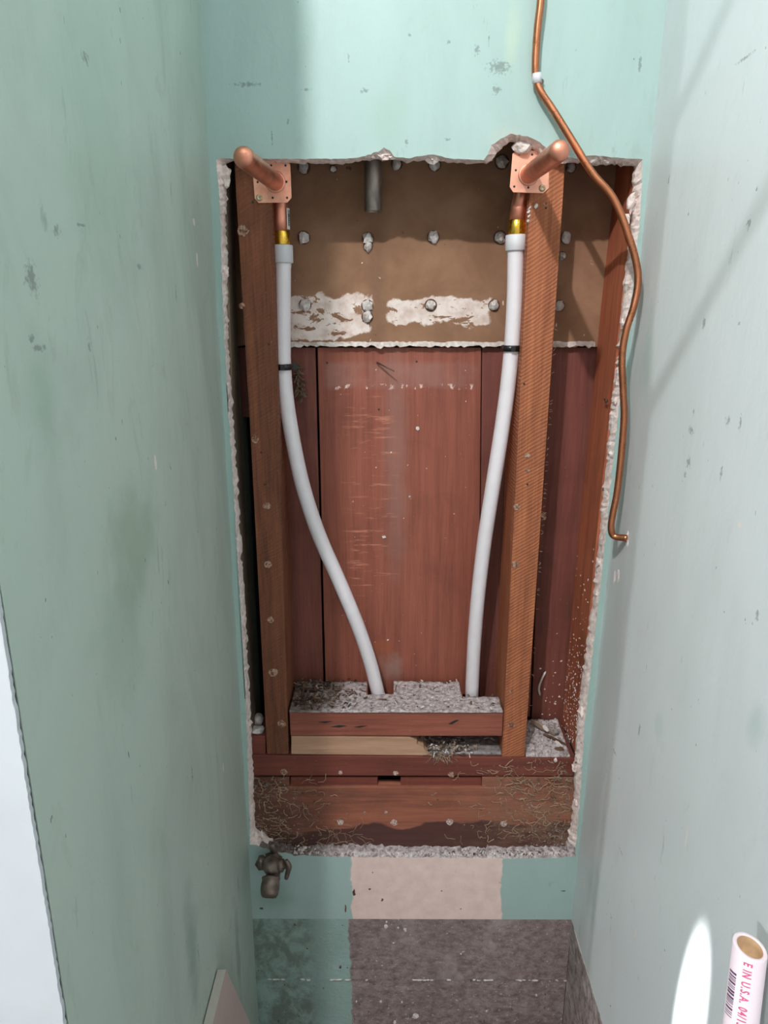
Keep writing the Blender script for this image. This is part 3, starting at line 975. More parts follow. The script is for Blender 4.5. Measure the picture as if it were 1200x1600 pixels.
# blocking between the studs, notched at the back for the pipes
zt, zb = P(600, 1113, YS).z, P(600, 1150, YS).z
xa, xb = P(453, 1130, YS).x, P(785.5, 1130, YS).x
n1a, n1b = P(574, 1092, .085).x, P(615, 1092, .085).x
n2a = P(721, 1098, .08).x
top = [(xa, YS), (xb, YS), (xb, .068), (n2a, .070), (n2a, YK), (n1b, YK), (n1b, .078), (n1a, .078), (n1a, YK), (xa, YK)]
bm = bmesh.new()
b_prism(bm, [(x, y, zb) for x, y in top], (0, 0, zt - zb), bevel=.0015)
blk = new_obj('blocking', bm, M_block, label='red brown timber block between the studs, notched for two pipes and topped with dust', cat='blocking')
for pts in ([(516, 1136), (530, 1133), (543, 1134), (530, 1137)], [(553, 1136), (565, 1134), (575, 1134), (562, 1137)], [(497, 1128), (508, 1127), (520, 1127), (508, 1130)], [(700, 1131), (712, 1125), (718, 1125), (706, 1132)]):
    bm = bmesh.new()
    b_prism(bm, [P(x, y, YS - .0004) for x, y in pts], (0, .0008, 0))
    new_obj('split', bm, M_ink, parent=blk)

zpt, zpb = P(600, 1182, YS).z, P(600, 1213, YS).z
# pale offcut under the blocking with a broken slanting end
rr = random.Random(41)
brk = [(640, 1152), (652, 1158), (650, 1163), (662, 1168), (664, 1174), (676, 1181)]
pale = new_obj('offcut', px_prism([(455, 1150), (455, 1178.5)] + [(676, 1181)] + brk[::-1][1:], YS + .001, .066, .0012), M_pale,
               label='pale clean pine offcut with a broken end under the dusty block', cat='offcut')
# bottom plate, packing pieces, rim board
plate = timber('bottom_plate', [(386, 1180), (899, 1184), (897, 1213), (388, 1212)], YS, YK + .01, M_plate, 'long red brown bottom plate under both studs', 'plate')
pk_ = [([(389, 1150), (415, 1150), (415, 1179), (389, 1179)], M_plate, 'small brown block at the foot of the dark gap', YS + .004),
       ([(390, 1215), (452, 1214), (452, 1228), (390, 1229)], M_rim, 'crumbling dirty packing piece under the foot of the shaded stud', YS + .003),
       ([(454, 1214), (590, 1214), (590, 1228), (454, 1228)], M_plate, 'thin brown packing strip between the dark hole and the tap side', YS + .006),
       ([(626, 1214), (752, 1214), (752, 1228), (626, 1228)], M_plate, 'thin brown packing strip between the dark hole and the pale wall side', YS + .006),
       ([(753, 1214), (897, 1214), (897, 1230), (753, 1230)], M_rim, 'packing piece covered in dirt under the saw-marked stud foot', YS + .002)]
for pts, m, lab, yf in pk_:
    new_obj('packing_block', px_prism(pts, yf, .09, .001), m, label=lab, cat='packing')
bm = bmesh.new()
b_prism(bm, [P(x, y, .06) for x, y in [(560, 1208), (650, 1208), (650, 1232), (560, 1232)]], (0, .02, 0))  # black block added so the small hole shows only deep shade
new_obj('packing_block', bm, M_dark, label='near-black block painted as the shade inside the small hole', cat='packing')
rim = timber('rim_board', [(389, 1229), (898, 1231), (896, 1345), (392, 1345)], YS, .045, M_rim, 'wide stained rim board with damp black foot below the studs', 'board')
for i, (x, y, r) in enumerate([(532, 1284, .0065), (616, 1285, .0065), (702, 1284, .007), (787, 1287, .0065), (603, 1269, .003), (532, 1207, .004), (618, 1208, .005)]):
    spot(rim if y > 1230 else plate, x, y, YS, r, 50 + i, M_spot_l)
for i, (x, y, r) in enumerate([(443, 1206, .007), (705, 1210, .006)]):
    spot(plate, x, y, YS, r, 70 + i)
# sloping mound of dust in the small hole
bm = bmesh.new()
c = P(606, 1226, .035)
b_lump(bm, c, (.020, .012, .004), .3, 2, 4)
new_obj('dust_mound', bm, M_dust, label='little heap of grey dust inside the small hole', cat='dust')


# ------------------------------------------------------------------ dust, shavings, rubble
def inside(p, poly):
    c = False
    for (x0, y0), (x1, y1) in zip(poly, poly[1:] + poly[:1]):
        if (y0 > p[1]) != (y1 > p[1]) and p[0] < (x1 - x0) * (p[1] - y0) / (y1 - y0) + x0:
            c = not c
    return c


def heap(name, poly, z0, hf, m, label, step=.0035):
    xs = [p[0] for p in poly]; ys = [p[1] for p in poly]
    nx = int((max(xs) - min(xs)) / step); ny = int((max(ys) - min(ys)) / step)
    bm = bmesh.new()
    vs = {}

    def v(i, j):
        if (i, j) not in vs:
            x, y = min(xs) + i * step, min(ys) + j * step
            vs[(i, j)] = bm.verts.new((x, y, z0 + hf(x, y)))
        return vs[(i, j)]
    for i in range(nx):
        for j in range(ny):
            if inside((min(xs) + (i + .5) * step, min(ys) + (j + .5) * step), poly):
                bm.faces.new((v(i, j), v(i + 1, j), v(i + 1, j + 1), v(i, j + 1)))
    ex = bmesh.ops.extrude_face_region(bm, geom=bm.faces[:])
    for e in ex['geom']:
        if isinstance(e, bmesh.types.BMVert):
            e.co.z = z0 - .0002
    return new_obj(name, bm, m, kind='stuff', label=label, cat='dust', smooth=True)


def fbm(x, y, s, seed=0.0):
    return mnoise.fractal(Vector((x * s, y * s, seed)), 1.0, 2.0, 4)


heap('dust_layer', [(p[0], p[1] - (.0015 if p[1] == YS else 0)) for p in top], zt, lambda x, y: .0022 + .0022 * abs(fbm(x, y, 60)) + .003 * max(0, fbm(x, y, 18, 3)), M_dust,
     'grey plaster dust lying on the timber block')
rr = random.Random(53)


def curl(bm, c, rnd, L, mat=0):
    """a curled wood shaving: a narrow thin strip bent along an arc."""
    d = Vector((rnd.gauss(0, 1), rnd.gauss(0, 1), rnd.gauss(0, .35))).normalized()
    up = Vector((0, 0, 1))
    s = d.cross(up).normalized()
    wdt = rnd.uniform(.0006, .0018)
    nn = 4
    bend = rnd.uniform(-1.2, 1.6)
    p = Vector(c)
    prev = None
    for i in range(nn + 1):
        a = bend * i / nn
        q = p + s * wdt
        r_ = p - s * wdt
        cur = [bm.verts.new(q), bm.verts.new(r_), bm.verts.new(r_ + Vector((0, 0, .0005))), bm.verts.new(q + Vector((0, 0, .0005)))]
        if prev:
            for k in range(4):
                bm.faces.new((prev[k], prev[(k + 1) % 4], cur[(k + 1) % 4], cur[k])).material_index = mat
        prev = cur
        p = p + (d * math.cos(a) + s * math.sin(a) * .6 + up * math.sin(a) * .5) * (L / nn)


def scatter(name, mats, place, n, label, cat='debris', parent=None, lens=(.004, .013)):
    bm = bmesh.new()
    for i in range(n):
        c = place(rr)
        if rr.random() < .62:
            curl(bm, c, rr, rr.uniform(*lens), rr.randrange(len(mats)))
        else:
            b_chip(bm, c, rr.uniform(.0008, .0035), rr.uniform(.0005, .0018), rr, rr.randrange(len(mats)))
    return new_obj(name, bm, mats, kind='stuff', label=label, cat=cat)


def on_block_left(r):
    while True:
        x = xa + .005 + abs(r.gauss(0, .055)); y = r.uniform(YS + .003, YK - .004)
        if inside((x, y), top):
            return (x, y, zt + .004 + r.uniform(0, .006))


def on_block_right(r):
    while True:
        x = r.uniform(n1b - .02, xb - .004); y = r.uniform(YS + .003, YK - .004)
        if inside((x, y), top):
            return (x, y, zt + .003 + r.uniform(0, .003))


scatter('wood_shavings', [M_shav, M_shav_d, M_shav_d, M_ink, M_shav_d], on_block_left, 420, 'brown and grey wood shavings heaped against the shaded stud')
scatter('plaster_crumbs', [M_chipw, M_key, M_shav_d, M_key], on_block_right, 170, 'white and grey plaster crumbs on the timber block', lens=(.002, .007))


def under_block(r):
    return (P(min(782, max(640, r.gauss(695, 32))), 1175, YS).x, YS + .002 + abs(r.gauss(0, .03)), zpt + .003 + abs(r.gauss(0, .006)))


scatter('wood_shavings', [M_shav, M_shav_d, M_key, M_shav_d], under_block, 330, 'tangled shavings spilling out below the dusty block')
bm = bmesh.new()
for i in range(26):
    x0 = rr.uniform(672, 705)
    b_hair(bm, P(x0, 1178 + rr.uniform(-4, 6), YS - .001), (rr.uniform(-.5, .7), -.1, -1), 5, .0035, .0007, rr, (0, 1, 0), .1, .45)
new_obj('hanging_shavings', bm, [M_shav], kind='stuff', label='shavings hanging over the face of the bottom plate', cat='debris')
xh0, xh1 = P(660, 1165, .05).x, P(783, 1165, .05).x
heap('dust_layer', [(xh0, YS + .004), (xh1, YS + .004), (xh1, .10), (xh0, .10)], zpt, lambda x, y: .004 + .004 * abs(fbm(x, y, 50, 2)), M_grout, 'grey grit in the gap below the dusty block', .004)

# rubble heap in the bay beside the pale wall
xr0, xr1 = P(822, 1182, YS).x, P(893, 1182, YS).x
zr = P(860, 1184, YS).z


def rub(x, y):
    t = (y - YS) / .1
    return .002 + .016 * max(0, t) ** .8 * (0.75 + .3 * fbm(x, y, 20, 9)) + .0035 * abs(fbm(x, y, 90, 4))


heap('rubble_heap', [(xr0, YS + .001), (xr1, YS + .001), (xr1, YK), (xr0, YK)], zr, rub, M_dust, 'sloping heap of grey plaster rubble at the foot of the edge stud', .003)
rr = random.Random(61)
bm = bmesh.new()
for i in range(150):
    x, y = rr.uniform(xr0 + .004, xr1 - .004), rr.uniform(YS + .006, YK - .006)
    b_chip(bm, (x, y, zr + rub(x, y) + .001), rr.uniform(.0008, .0032), rr.uniform(.0006, .002), rr, rr.randrange(3))
new_obj('plaster_crumbs', bm, [M_chipw, M_key, M_grout], kind='stuff', label='loose pale crumbs strewn over the rubble heap', cat='debris')
# bigger pieces on the heap
def piece(name, x, y, Y, r, m, label, seed, cat='rubble', rough=.45):
    bm = bmesh.new()
    b_lump(bm, P(x, y, Y), r, rough, 2, seed)
    return new_obj(name, bm, m, label=label, cat=cat)


def shard(name, pa, pb, wd, th, m, label):
    a, b = P(*pa), P(*pb)
    d = (b - a).normalized()
    s = d.cross(Vector((0, 1, .4))).normalized() * wd
    u = d.cross(s).normalized() * th
    bm = bmesh.new()
    rd = random.Random(int(pa[0]))
    poly = [a - s * .3, a + s * .35, a.lerp(b, .3) + s, a.lerp(b, .7) + s * .85, b + s * .4, b - s * .4, a.lerp(b, .6) - s * .9, a.lerp(b, .25) - s * .8]
    b_prism(bm, poly, u, bevel=.0006)
    return new_obj(name, bm, m, label=label, cat='rubble')


shard('wood_shard', (830, 1124, .095), (868, 1147, .075), .006, .004, M_shav, 'grey brown wood shard lying on top of the rubble heap')
shard('wood_shard', (850, 1146, .075), (887, 1164, .05), .004, .004, M_shav_d, 'darker wood shard half buried in the rubble heap')
shard('plaster_shard', (849, 1133, .078), (857, 1142, .072), .004, .003, M_chipw, 'white plaster flake leaning on the wood shard')
shard('plaster_shard', (868, 1157, .055), (879, 1166, .048), .003, .003, M_chipw, 'bright white flake at the side of the edge stud')
piece('rubble_piece', 868, 1143, .075, (.006, .005, .006), M_grout, 'round grey mortar lump at the end of the wood shard', 3)
piece('rubble_piece', 875, 1171, .04, (.009, .006, .004), M_shav_d, 'brown crumb of wood low on the rubble heap', 8)
piece('rubble_piece', 868, 1188, .021, (.003, .003, .004), M_chipw, 'small white crumb on the front edge of the plate', 5)
piece('rubble_piece', 404, 1124, .06, (.009, .012, .012), M_key, 'pale rounded plaster lump wedged beside the shaded stud foot', 9, rough=.2)
piece('rubble_piece', 401, 1140, .04, (.012, .012, .006), M_key, 'broken grey plaster under the rounded lump at the stud foot', 12)
piece('rubble_piece', 817, 229, .016, (.013, .008, .010), M_core, 'white plaster lump caught in the bite above a copper plate', 15, rough=.5)
piece('paint_chip', 735, 1100, .066, (.008, .004, .003), M_chipw, 'white chip lying at the foot of the straighter white pipe', 18)
piece('paint_chip', 648, 1083, .09, (.004, .004, .006), M_chipw, 'white chip standing on the dusty block', 21)
piece('paint_chip', 692, 1084, .09, (.003, .003, .003), M_chipw, 'tiny white chip on the dusty block', 22)
shard('wood_shard', (678, 1071, .11), (687, 1066, .115), .0012, .001, M_chipw, 'pale sliver leaning against the wide board')

# ragged dusty ledge at the bottom of the opening
rr = random.Random(71)
bm = bmesh.new()
for i in range(900):
    x = rr.uniform(402, 890)
    y0 = 1329 + (6 if x > 430 else -8)
    Y = rr.uniform(.002, .021)
    c = P(x, y0, Y)
    z = P(x, 1337, .004).z + .001 + rr.uniform(0, .003) + (.004 if x < 500 else 0)
    b_chip(bm, (c.x, Y, z), rr.uniform(.0008, .0042), rr.uniform(.0008, .0022), rr, rr.choice((0, 0, 1, 1, 2, 3)))
new_obj('plaster_crumbs', bm, [M_chipw, M_key, M_shav_d, M_grout], kind='stuff', label='plaster crumbs along the bottom ledge of the opening', cat='debris')

# root-like fibres and grit on the rim board
bm = bmesh.new()
bm_p = bmesh.new()
for i in range(260):
    if rr.random() < .42:
        x, y = abs(rr.gauss(0, 55)) + 395, rr.uniform(1215, 1325)
    else:
        x, y = 888 - abs(rr.gauss(0, 75)), rr.uniform(1192, 1312)
    b_hair(bm_p if y < 1213 else bm, P(x, y, YS - .0012), (rr.choice((-1, 1)), 0, rr.gauss(0, .6)), rr.randrange(3, 11), .0032, rr.uniform(.00035, .0009), rr, (0, 1, 0), .05, .45)
for i in range(26):
    b_hair(bm, P(rr.uniform(510, 565), rr.uniform(1290, 1322), YS - .0015), (rr.gauss(0, 1), 0, rr.gauss(0, 1)), 8, .0035, .00035, rr, (0, 1, 0), .15, .4)
new_obj('root_fibres', bm_p, M_fibre, parent=plate, kind='stuff', label='thin tan fibres matted over the wood')
new_obj('root_fibres', bm, M_fibre, parent=rim, kind='stuff', label='thin tan fibres matted over the wood')
bm = bmesh.new()
bm_p = bmesh.new()
for i in range(1100):
    if rr.random() < .45:
        x, y = 392 + abs(rr.gauss(0, 50)), rr.uniform(1216, 1330)
    else:
        x, y = 893 - abs(rr.gauss(0, 60)), rr.uniform(1190, 1325)
        if rr.random() < .5:
            x, y = 893 - abs(rr.gauss(0, 40)), rr.uniform(1285, 1328)
    if 1213 < y < 1229 and 454 < x < 752:
        continue
    b_lump(bm_p if y < 1213 else bm, P(x, y, YS + .0005), rr.uniform(.0007, .0024), .5, 1, i, rr.choice((0, 0, 1, 2)))
new_obj('dirt_grit', bm_p, [M_twig, M_shav_d, M_grout], parent=plate, kind='stuff', label='brown dirt and grit stuck to the wood')
new_obj('dirt_grit', bm, [M_twig, M_shav_d, M_grout], parent=rim, kind='stuff', label='brown dirt and grit stuck to the wood')

# dry moss tuft by the left white pipe, at the strap
bm = bmesh.new()
for i in range(80):
    t = rr.random()
    b_hair(bm, P(461 + t * 6 + rr.gauss(0, 2), 566 + t * 50, .118), (rr.uniform(-.2, 1), -.3, -rr.uniform(.2, 1.2)), 4, .0042, rr.uniform(.0005, .0014), rr, wig=.35)
new_obj('moss_tuft', bm, M_twig, label='tuft of dry moss hanging beside the strapped white pipe', cat='moss')

# ------------------------------------------------------------------ copper stub-outs
def stub_out(loc_px, tip_px, tipY, plate_px, hole_skip, screw_px, pipe_pts, brass_y, label, sticker=False):
    Yp = YS - .0015
    base = P(loc_px[0], loc_px[1], Yp)
    t = thing('copper_stub_out', tuple(base), label, 'stub-out')
    # stub: dome-ended pipe through the plate, elbow down behind it
    tip = P(tip_px[0], tip_px[1], tipY)
    d = (tip - base).normalized()
    pipe = [P(x, y, Y) for x, y, Y in pipe_pts]
    path = [tip - d * .0, base + d * .02, base, base - d * .012]
    r = .0122
    pts, rad = [], []
    for k in range(7):
        a = math.pi / 2 * k / 6
        pts.append(tip + d * r * .75 * (1 - math.sin(a)) * 1.0)
        rad.append(max(.0006, r * math.sin(a)))
    pts = [tip + d * (r * .75 * math.cos(math.pi / 2 * k / 6)) for k in range(7)]
    rad = [max(.0006, r * math.sin(math.pi / 2 * k / 6)) for k in range(7)]
    L = (tip - base).length
    for k in range(1, 9):
        pts.append(tip - d * (L * k / 8)); rad.append(r)
    el = spline([base, base - d * .016 , pipe[0] + Vector((0, 0, .012)), pipe[0]], 5)[1:]
    pts += el; rad += [r] * len(el)
    pts += pipe[1:]; rad += [r] * (len(pipe) - 1)
    bm = bmesh.new()
    b_tube(bm, pts, rad, 24)
    new_obj('stub_pipe', bm, M_cu, parent=t, label='polished copper pipe with a closed rounded end')
    # flange plate with cut corners
    bm = bmesh.new()
    b_prism(bm, [P(x, y, Yp) for x, y in plate_px], (0, .0013, 0), bevel=.0003)
    fl = new_obj('flange_plate', bm, M_cu_plate, parent=t)
    bm = bmesh.new()
    b_lathe(bm, base + Vector((0, -.0022, 0)), (0, 1, 0), [(0, r + .0008), (.0008, r + .0020), (.0024, r + .0026)], 24)
    new_obj('collar', bm, M_cu_plate, parent=fl, origin=tuple(base))
    return t, fl, Yp


def add_holes(fl, lst, Yp):
    for (x, y) in lst:
        bm = bmesh.new()
        b_lathe(bm, P(x, y, Yp - .0002), (0, 1, 0), [(0, .0016), (.0006, .0016)], 10)
        new_obj('screw_hole', bm, M_ink, parent=fl)


def add_screw(fl, x, y, Yp):
    bm = bmesh.new()
    c = P(x, y, Yp)
    b_lathe(bm, c + Vector((0, .0002, 0)), (0, -1, 0), [(0, .0047), (.0012, .0045), (.0026, .0032), (.0028, .0022), (.0014, .0016), (.0014, .0001)], 16)
    new_obj('screw', bm, M_steel, parent=fl)
    return fl


def fitting(t, x, y0, y1, Y, m, r, x1=None):
    a, b = P(x, y0, Y), P(x if x1 is None else x1, y1, Y)
    L = (b - a).length
    bm = bmesh.new()
    b_lathe(bm, a, b - a, [(0, r * .94), (.0008, r), (L - .0008, r), (L, r * .96)], 24)
    return bm


YP = .052     # depth of the vertical pipes
tl, fl, Yp = stub_out((430, 284), (381, 246), -.165, [(403, 250.5), (447, 250.5), (453.5, 257), (455.5, 309), (449, 316.5), (404, 317), (398, 310), (395.5, 277), (396.5, 256)], None, None,
                      [(437, 318, YP), (438, 340, YP), (439, 364, YP)], 0, 'copper pipe stub-out with white barcode sticker, screwed to the shaded stud')
add_holes(fl, [(446, 258.5), (423.5, 258.5), (447.5, 284), (402.5, 284.5), (426, 309), (448.5, 309)], Yp)
add_screw(fl, 405, 309, Yp)
new_obj('brass_fitting', fitting(tl, 440, 361, 386, YP, M_brass, .0127, 440.5), M_brass, parent=tl, label='shiny brass fitting')
# sticker wrapped round the pipe with printed bars
bm = bmesh.new()
rs = .0126
for part in (0,):
    a, b = P(439, 326, YP), P(440, 359, YP)
    ax = (b - a).normalized()
    u = Vector((1, 0, 0)); v = Vector((0, 1, 0))
    g = []
    for i in range(7):
        an = math.radians(-42 + i * 9)
        off = u * math.cos(an) * rs + v * math.sin(an) * rs
        g.append((bm.verts.new(a + off), bm.verts.new(b + off), bm.verts.new(b + off * .97), bm.verts.new(a + off * .97)))
    for p_, q_ in zip(g, g[1:]):
        bm.faces.new((p_[0], q_[0], q_[1], p_[1])); bm.faces.new((p_[2], q_[2], q_[3], p_[3])); bm.faces.new((p_[0], p_[3], q_[3], q_[0])); bm.faces.new((p_[1], q_[1], q_[2], p_[2]))
    bm.faces.new(g[0]); bm.faces.new(g[-1][::-1])
stk = new_obj('sticker', bm, M_sticker, parent=tl, label='white barcode sticker on copper')
bm = bmesh.new()
rd = random.Random(2)
z = .10
while z < .86:
    hgt = rd.choice((.02, .03, .045))
    pts = []
    A_, B_ = a.lerp(b, z), a.lerp(b, z + hgt)
    qs = []
    for i in range(4):
        an = math.radians(-34 + i * 9)
        off = (u * math.cos(an) + v * math.sin(an)) * (rs + .0003)
        qs.append((bm.verts.new(A_ + off), bm.verts.new(B_ + off)))
    for p_, q_ in zip(qs, qs[1:]):
        bm.faces.new((p_[0], q_[0], q_[1], p_[1]))
    z += hgt + rd.choice((.02, .03))
new_obj('barcode', bm, M_ink, parent=stk)

tr, fr_, Yp = stub_out((826, 273), (874, 236), -.165, [(809, 234), (851, 236), (858, 242), (857.5, 294), (849, 302), (802, 300.5), (796.5, 292), (801, 240)], None, None,
                       [(816, 304, YP), (811, 325, YP), (808, 348, YP)], 0, 'copper pipe stub-out screwed to the saw-marked stud, below the bite in the plaster')
add_holes(fr_, [(831.5, 241.5), (806, 266), (851.5, 268), (803.5, 291.5), (825.5, 293), (812, 241)], Yp)
add_screw(fr_, 847, 294, Yp)
new_obj('brass_fitting', fitting(tr, 808, 344, 369, YP, M_brass, .0127, 807), M_brass, parent=tr, label='shiny brass fitting')


# ------------------------------------------------------------------ white flexible pipes
def pex(pts, ring, label):
    base = P(*pts[-1])
    t = thing('white_water_pipe', tuple(base), label, 'pipe')
    path = spline([P(*p) for p in pts], 8)
    bm = bmesh.new()
    b_tube(bm, path, [.0126 if i < 6 else .0121 for i in range(len(path))], 20)
    new_obj('pipe', bm, M_pex, parent=t)
    bm = fitting(t, *ring)
    new_obj('expansion_ring', bm, M_ring, parent=t, label='thick pale grey sleeve ring')
    return t


pex([(442, 392, YP), (442, 430, YP), (442, 480, YP), (442, 530, YP), (443, 575, YP), (448, 630, YP), (459, 695, YP + .002), (474, 762, YP + .004), (498, 835, YP + .008), (530, 908, YP + .014), (558, 975, YP + .022),
     (577, 1030, YP + .030), (590, 1080, YP + .037), (596, 1110, YP + .040), (600, 1140, YP + .040)],
    (441, 383, 411, YP, M_ring, .0157, 442), 'white flexible water pipe bending across the wide board to the block notch')
pex([(806, 373, YP), (805.5, 410, YP), (804.5, 460, YP), (802, 510, YP), (799, 550, YP), (792, 615, YP), (782, 685, YP), (770, 760, YP + .002), (757, 845, YP + .008), (747, 930, YP + .015), (741, 1005, YP + .024),
     (738, 1065, YP + .034), (737, 1100, YP + .039), (736, 1140, YP + .040)],
    (806.5, 367, 392, YP, M_ring, .0157, 806), 'straighter white flexible water pipe strapped beside the saw-marked stud')


def strap(x, y, Y, tailx, label):
    c = P(x, y, Y)
    t = thing('pipe_strap', tuple(c), label, 'strap')
    ht = .0045
    bm = bmesh.new()
    b_lathe(bm, c - Vector((0, 0, ht)), (0, 0, 1), [(0, .0126), (0, .0146), (ht * 2, .0146), (ht * 2, .0126)], 24)
    new_obj('band', bm, M_black, parent=t)
    bm = bmesh.new()
    b_prism(bm, [c + Vector((-.003, -.0175, -.0042)), c + Vector((.004, -.0175, -.0042)), c + Vector((.004, -.0175, .0042)), c + Vector((-.003, -.0175, .0042))], (0, .005, 0), bevel=.0007)
    new_obj('buckle', bm, M_black, parent=t)
    q = P(tailx, y + 1, Y)
    s = 1 if q.x > c.x else -1
    bm = bmesh.new()
    b_prism(bm, [Vector((c.x + s * .011, c.y + .002, c.z - ht)), Vector((q.x, c.y + .008, c.z - ht)), Vector((q.x, c.y + .008, c.z + ht * .8)), Vector((c.x + s * .011, c.y + .002, c.z + ht))], (0, .003, 0), bevel=.0005)
    new_obj('tail', bm, M_black, parent=t)
    bm = bmesh.new()
    q2 = c + Vector((-s * .0185, .004, 0))
    b_prism(bm, [q2 + Vector((-.004, 0, -ht)), q2 + Vector((.006, 0, -ht)), q2 + Vector((.006, 0, ht)), q2 + Vector((-.004, 0, ht))], (0, .006, 0), bevel=.0005)
    new_obj('nail_tab', bm, M_black, parent=t)
    return t


strap(443, 573, YP, 465, 'black plastic strap round the bending white pipe, beside the moss')
strap(799, 544, YP, 784, 'black plastic strap round the straighter white pipe')

# short length of galvanised pipe hanging from above
a, b = P(583, 200, .085), P(583, 331, .085)
t = thing('grey_steel_pipe', tuple(b), 'cut off grey galvanised pipe hanging down in front of the lath', 'pipe')
bm = bmesh.new()
L = (b - a).length + .12
up = (a - b).normalized()
b_lathe(bm, b, up, [(.012, .0106), (.001, .0108), (0, .0114), (0, .0126), (.0012, .0133), (L, .0133)], 24)
new_obj('pipe', bm, M_galv, parent=t)
bm = bmesh.new()
b_lathe(bm, b + up * .011, up, [(0, .0107), (.0006, .0107)], 20)
new_obj('bore', bm, M_ink, parent=t)

# ------------------------------------------------------------------ thin copper tube with clip
ct = thing('thin_copper_tube', P3(980, 841, -.063), 'thin bent copper tube running down beside the opening into the pale wall', 'tube')
tube_px = [(858, -160, -.012), (849, -60, -.012), (845, 0, -.012), (840, 45, -.011), (837, 90, -.010), (837.5, 122, -.010), (846, 145, -.012), (864, 172, -.015), (894, 220, -.022), (925, 270, -.030), (953, 302, -.035), (969, 332, -.038),
           (982, 368, -.042), (993, 405, -.045), (997, 440, -.047), (990, 480, -.050), (978, 518, -.052), (972, 560, -.054), (974, 615, -.056), (975, 655, -.056), (970, 718, -.058), (964, 770, -.059), (957, 806, -.060), (955, 826, -.061), (960, 838, -.062)]
path = spline([P(*p) for p in tube_px] + [Vector(rw(981, 841))], 6)
bm = bmesh.new()
b_tube(bm, path, .0050, 14)
new_obj('tube', bm, M_cu_tube, parent=ct)
# chipped plaster where the tube goes into the wall
e = Vector(rw(981, 841))
for dy, dz, r_ in ((.002, .006, .005), (-.001, -.008, .006)):
    bm = bmesh.new()
    b_lump(bm, e + Vector((-.0004, dy, dz)), (.0012, r_ * .7, r_), .4, 2, dz * 999)
    new_obj('plaster_scar', bm, M_chipw, kind='structure', label='white plaster scar where the copper tube enters the wall')
for (x, y) in ((957, 902), (966, 900)):
    e = Vector(rw(max(x, 960), y))
    bm = bmesh.new()
    b_lump(bm, e + Vector((-.0003, 0, 0)), (.0012, .005, .011), .4, 2, x)
    new_obj('plaster_scar', bm, M_chipw, kind='structure', label='white plaster scar on the pale wall below the copper tube end')
c = P(838, 123, -.010)
t = thing('tube_clip', tuple(c), 'small white clip nailed over the thin copper tube', 'clip')
bm = bmesh.new()
b_lathe(bm, c + Vector((0, 0, .006)), (.12, 0, -1), [(0, .0051), (0, .0062), (.012, .0062), (.012, .0051)], 16)
new_obj('saddle', bm, M_ring, parent=t)
bm = bmesh.new()
b_lathe(bm, P(846, 127, -.006), (0, 1, 0), [(0, .003), (.001, .0036), (.0018, .0014), (.008, .0014)], 10)
new_obj('nail', bm, M_nail, parent=t)

# ------------------------------------------------------------------ old tap under the opening
c0 = P(428, 1337, .0)
tp = thing('old_tap', tuple(c0), 'tarnished old metal tap on the wall below the opening', 'tap')
c1 = P(425, 1352, -.045)
bm = bmesh.new()
b_lathe(bm, c0 + Vector((0, .004, 0)), c1 - c0, [(0, .016), (.004, .016), (.006, .0085), (.045, .0085)], 18)
new_obj('wall_nipple', bm, M_iron, parent=tp)
bm = bmesh.new()
b_lump(bm, c1, (.016, .018, .014), .12, 3, 2)
b_lathe(bm, c1 + Vector((.004, .012, -.004)), (-.1, -.55, -.6), [(0, .011), (.012, .0125), (.022, .0125), (.028, .0115)], 18)
new_obj('body', bm, M_iron, parent=tp, smooth=True)
dn = (P(420.5, 1398, -.085) - P(424, 1366, -.06)).normalized()
s0 = P(424, 1369, -.058)
bm = bmesh.new()
b_lathe(bm, s0, dn, [(0, .0120), (.002, .0160), (.005, .0160), (.006, .0148), (.014, .0162), (.022, .0162), (.029, .0146), (.033, .0118), (.033, .0095), (.024, .009)], 22)
new_obj('spout_cap', bm, M_iron, parent=tp, label='rounded metal end cap')
bm = bmesh.new()
ux = Vector((1, -.15, .1)).normalized()
b_lathe(bm, c1 + Vector((.006, 0, 0)), ux, [(0, .008), (.006, .0095), (.010, .011), (.014, .011), (.016, .006), (.024, .0045)], 16)
new_obj('bonnet', bm, M_iron, parent=tp)
hc = c1 + ux * .029
bm = bmesh.new()
b_tube(bm, spline([hc + Vector((-.002, -.004, .016)), hc + Vector((.003, -.006, .006)), hc + Vector((.001, -.004, -.006)), hc + Vector((-.003, -.006, -.022))], 4), [.003, .0036, .004, .0044, .0046, .005, .005, .005, .0046, .0044, .0042, .004, .0032], 10)
new_obj('lever_handle', bm, M_iron, parent=tp)
bm = bmesh.new()
b_lathe(bm, P(427, 1330, -.012), (0, -.25, 1), [(0, .006), (.012, .006), (.014, .0045), (.020, .0045), (.021, .002)], 12)
new_obj('screw_plug', bm, M_iron, parent=tp)
bm = bmesh.new()
b_lump(bm, P(409, 1348, -.020), (.010, .012, .012), .35, 2, 6)
new_obj('side_lug', bm, M_iron, parent=tp, smooth=True)

# ------------------------------------------------------------------ plaster-board scrap leaning in the corner
q0 = Vector(lw(338, 1516))
xs0 = XL(q0.z) + .0015           # back of the board, almost touching the wall
xs1 = xs0 + .0125
d_ = CR @ Vector(((392 - 600.0) / F, -(1600 - 800.0) / F, -1.0))
q1 = CAM + d_ * (xs1 / d_.x)
d_ = CR @ Vector(((353 - 600.0) / F, -(1515 - 800.0) / F, -1.0))
q0 = CAM + d_ * (xs1 / d_.x)
kk = min((-.012 - q0.y) / (q1.y - q0.y), q0.z / (q0.z - q1.z)) if q1.y > q0.y else q0.z / (q0.z - q1.z)
q2 = q0 + (q1 - q0) * kk
poly = [(xs1, q0.y, q0.z), (xs1, q2.y, max(q2.z, .0)), (xs1, q2.y, 0.0), (xs1, -.56, 0.0), (xs1, -.56, q0.z)]
if q2.z < .004:
    poly.pop(2)
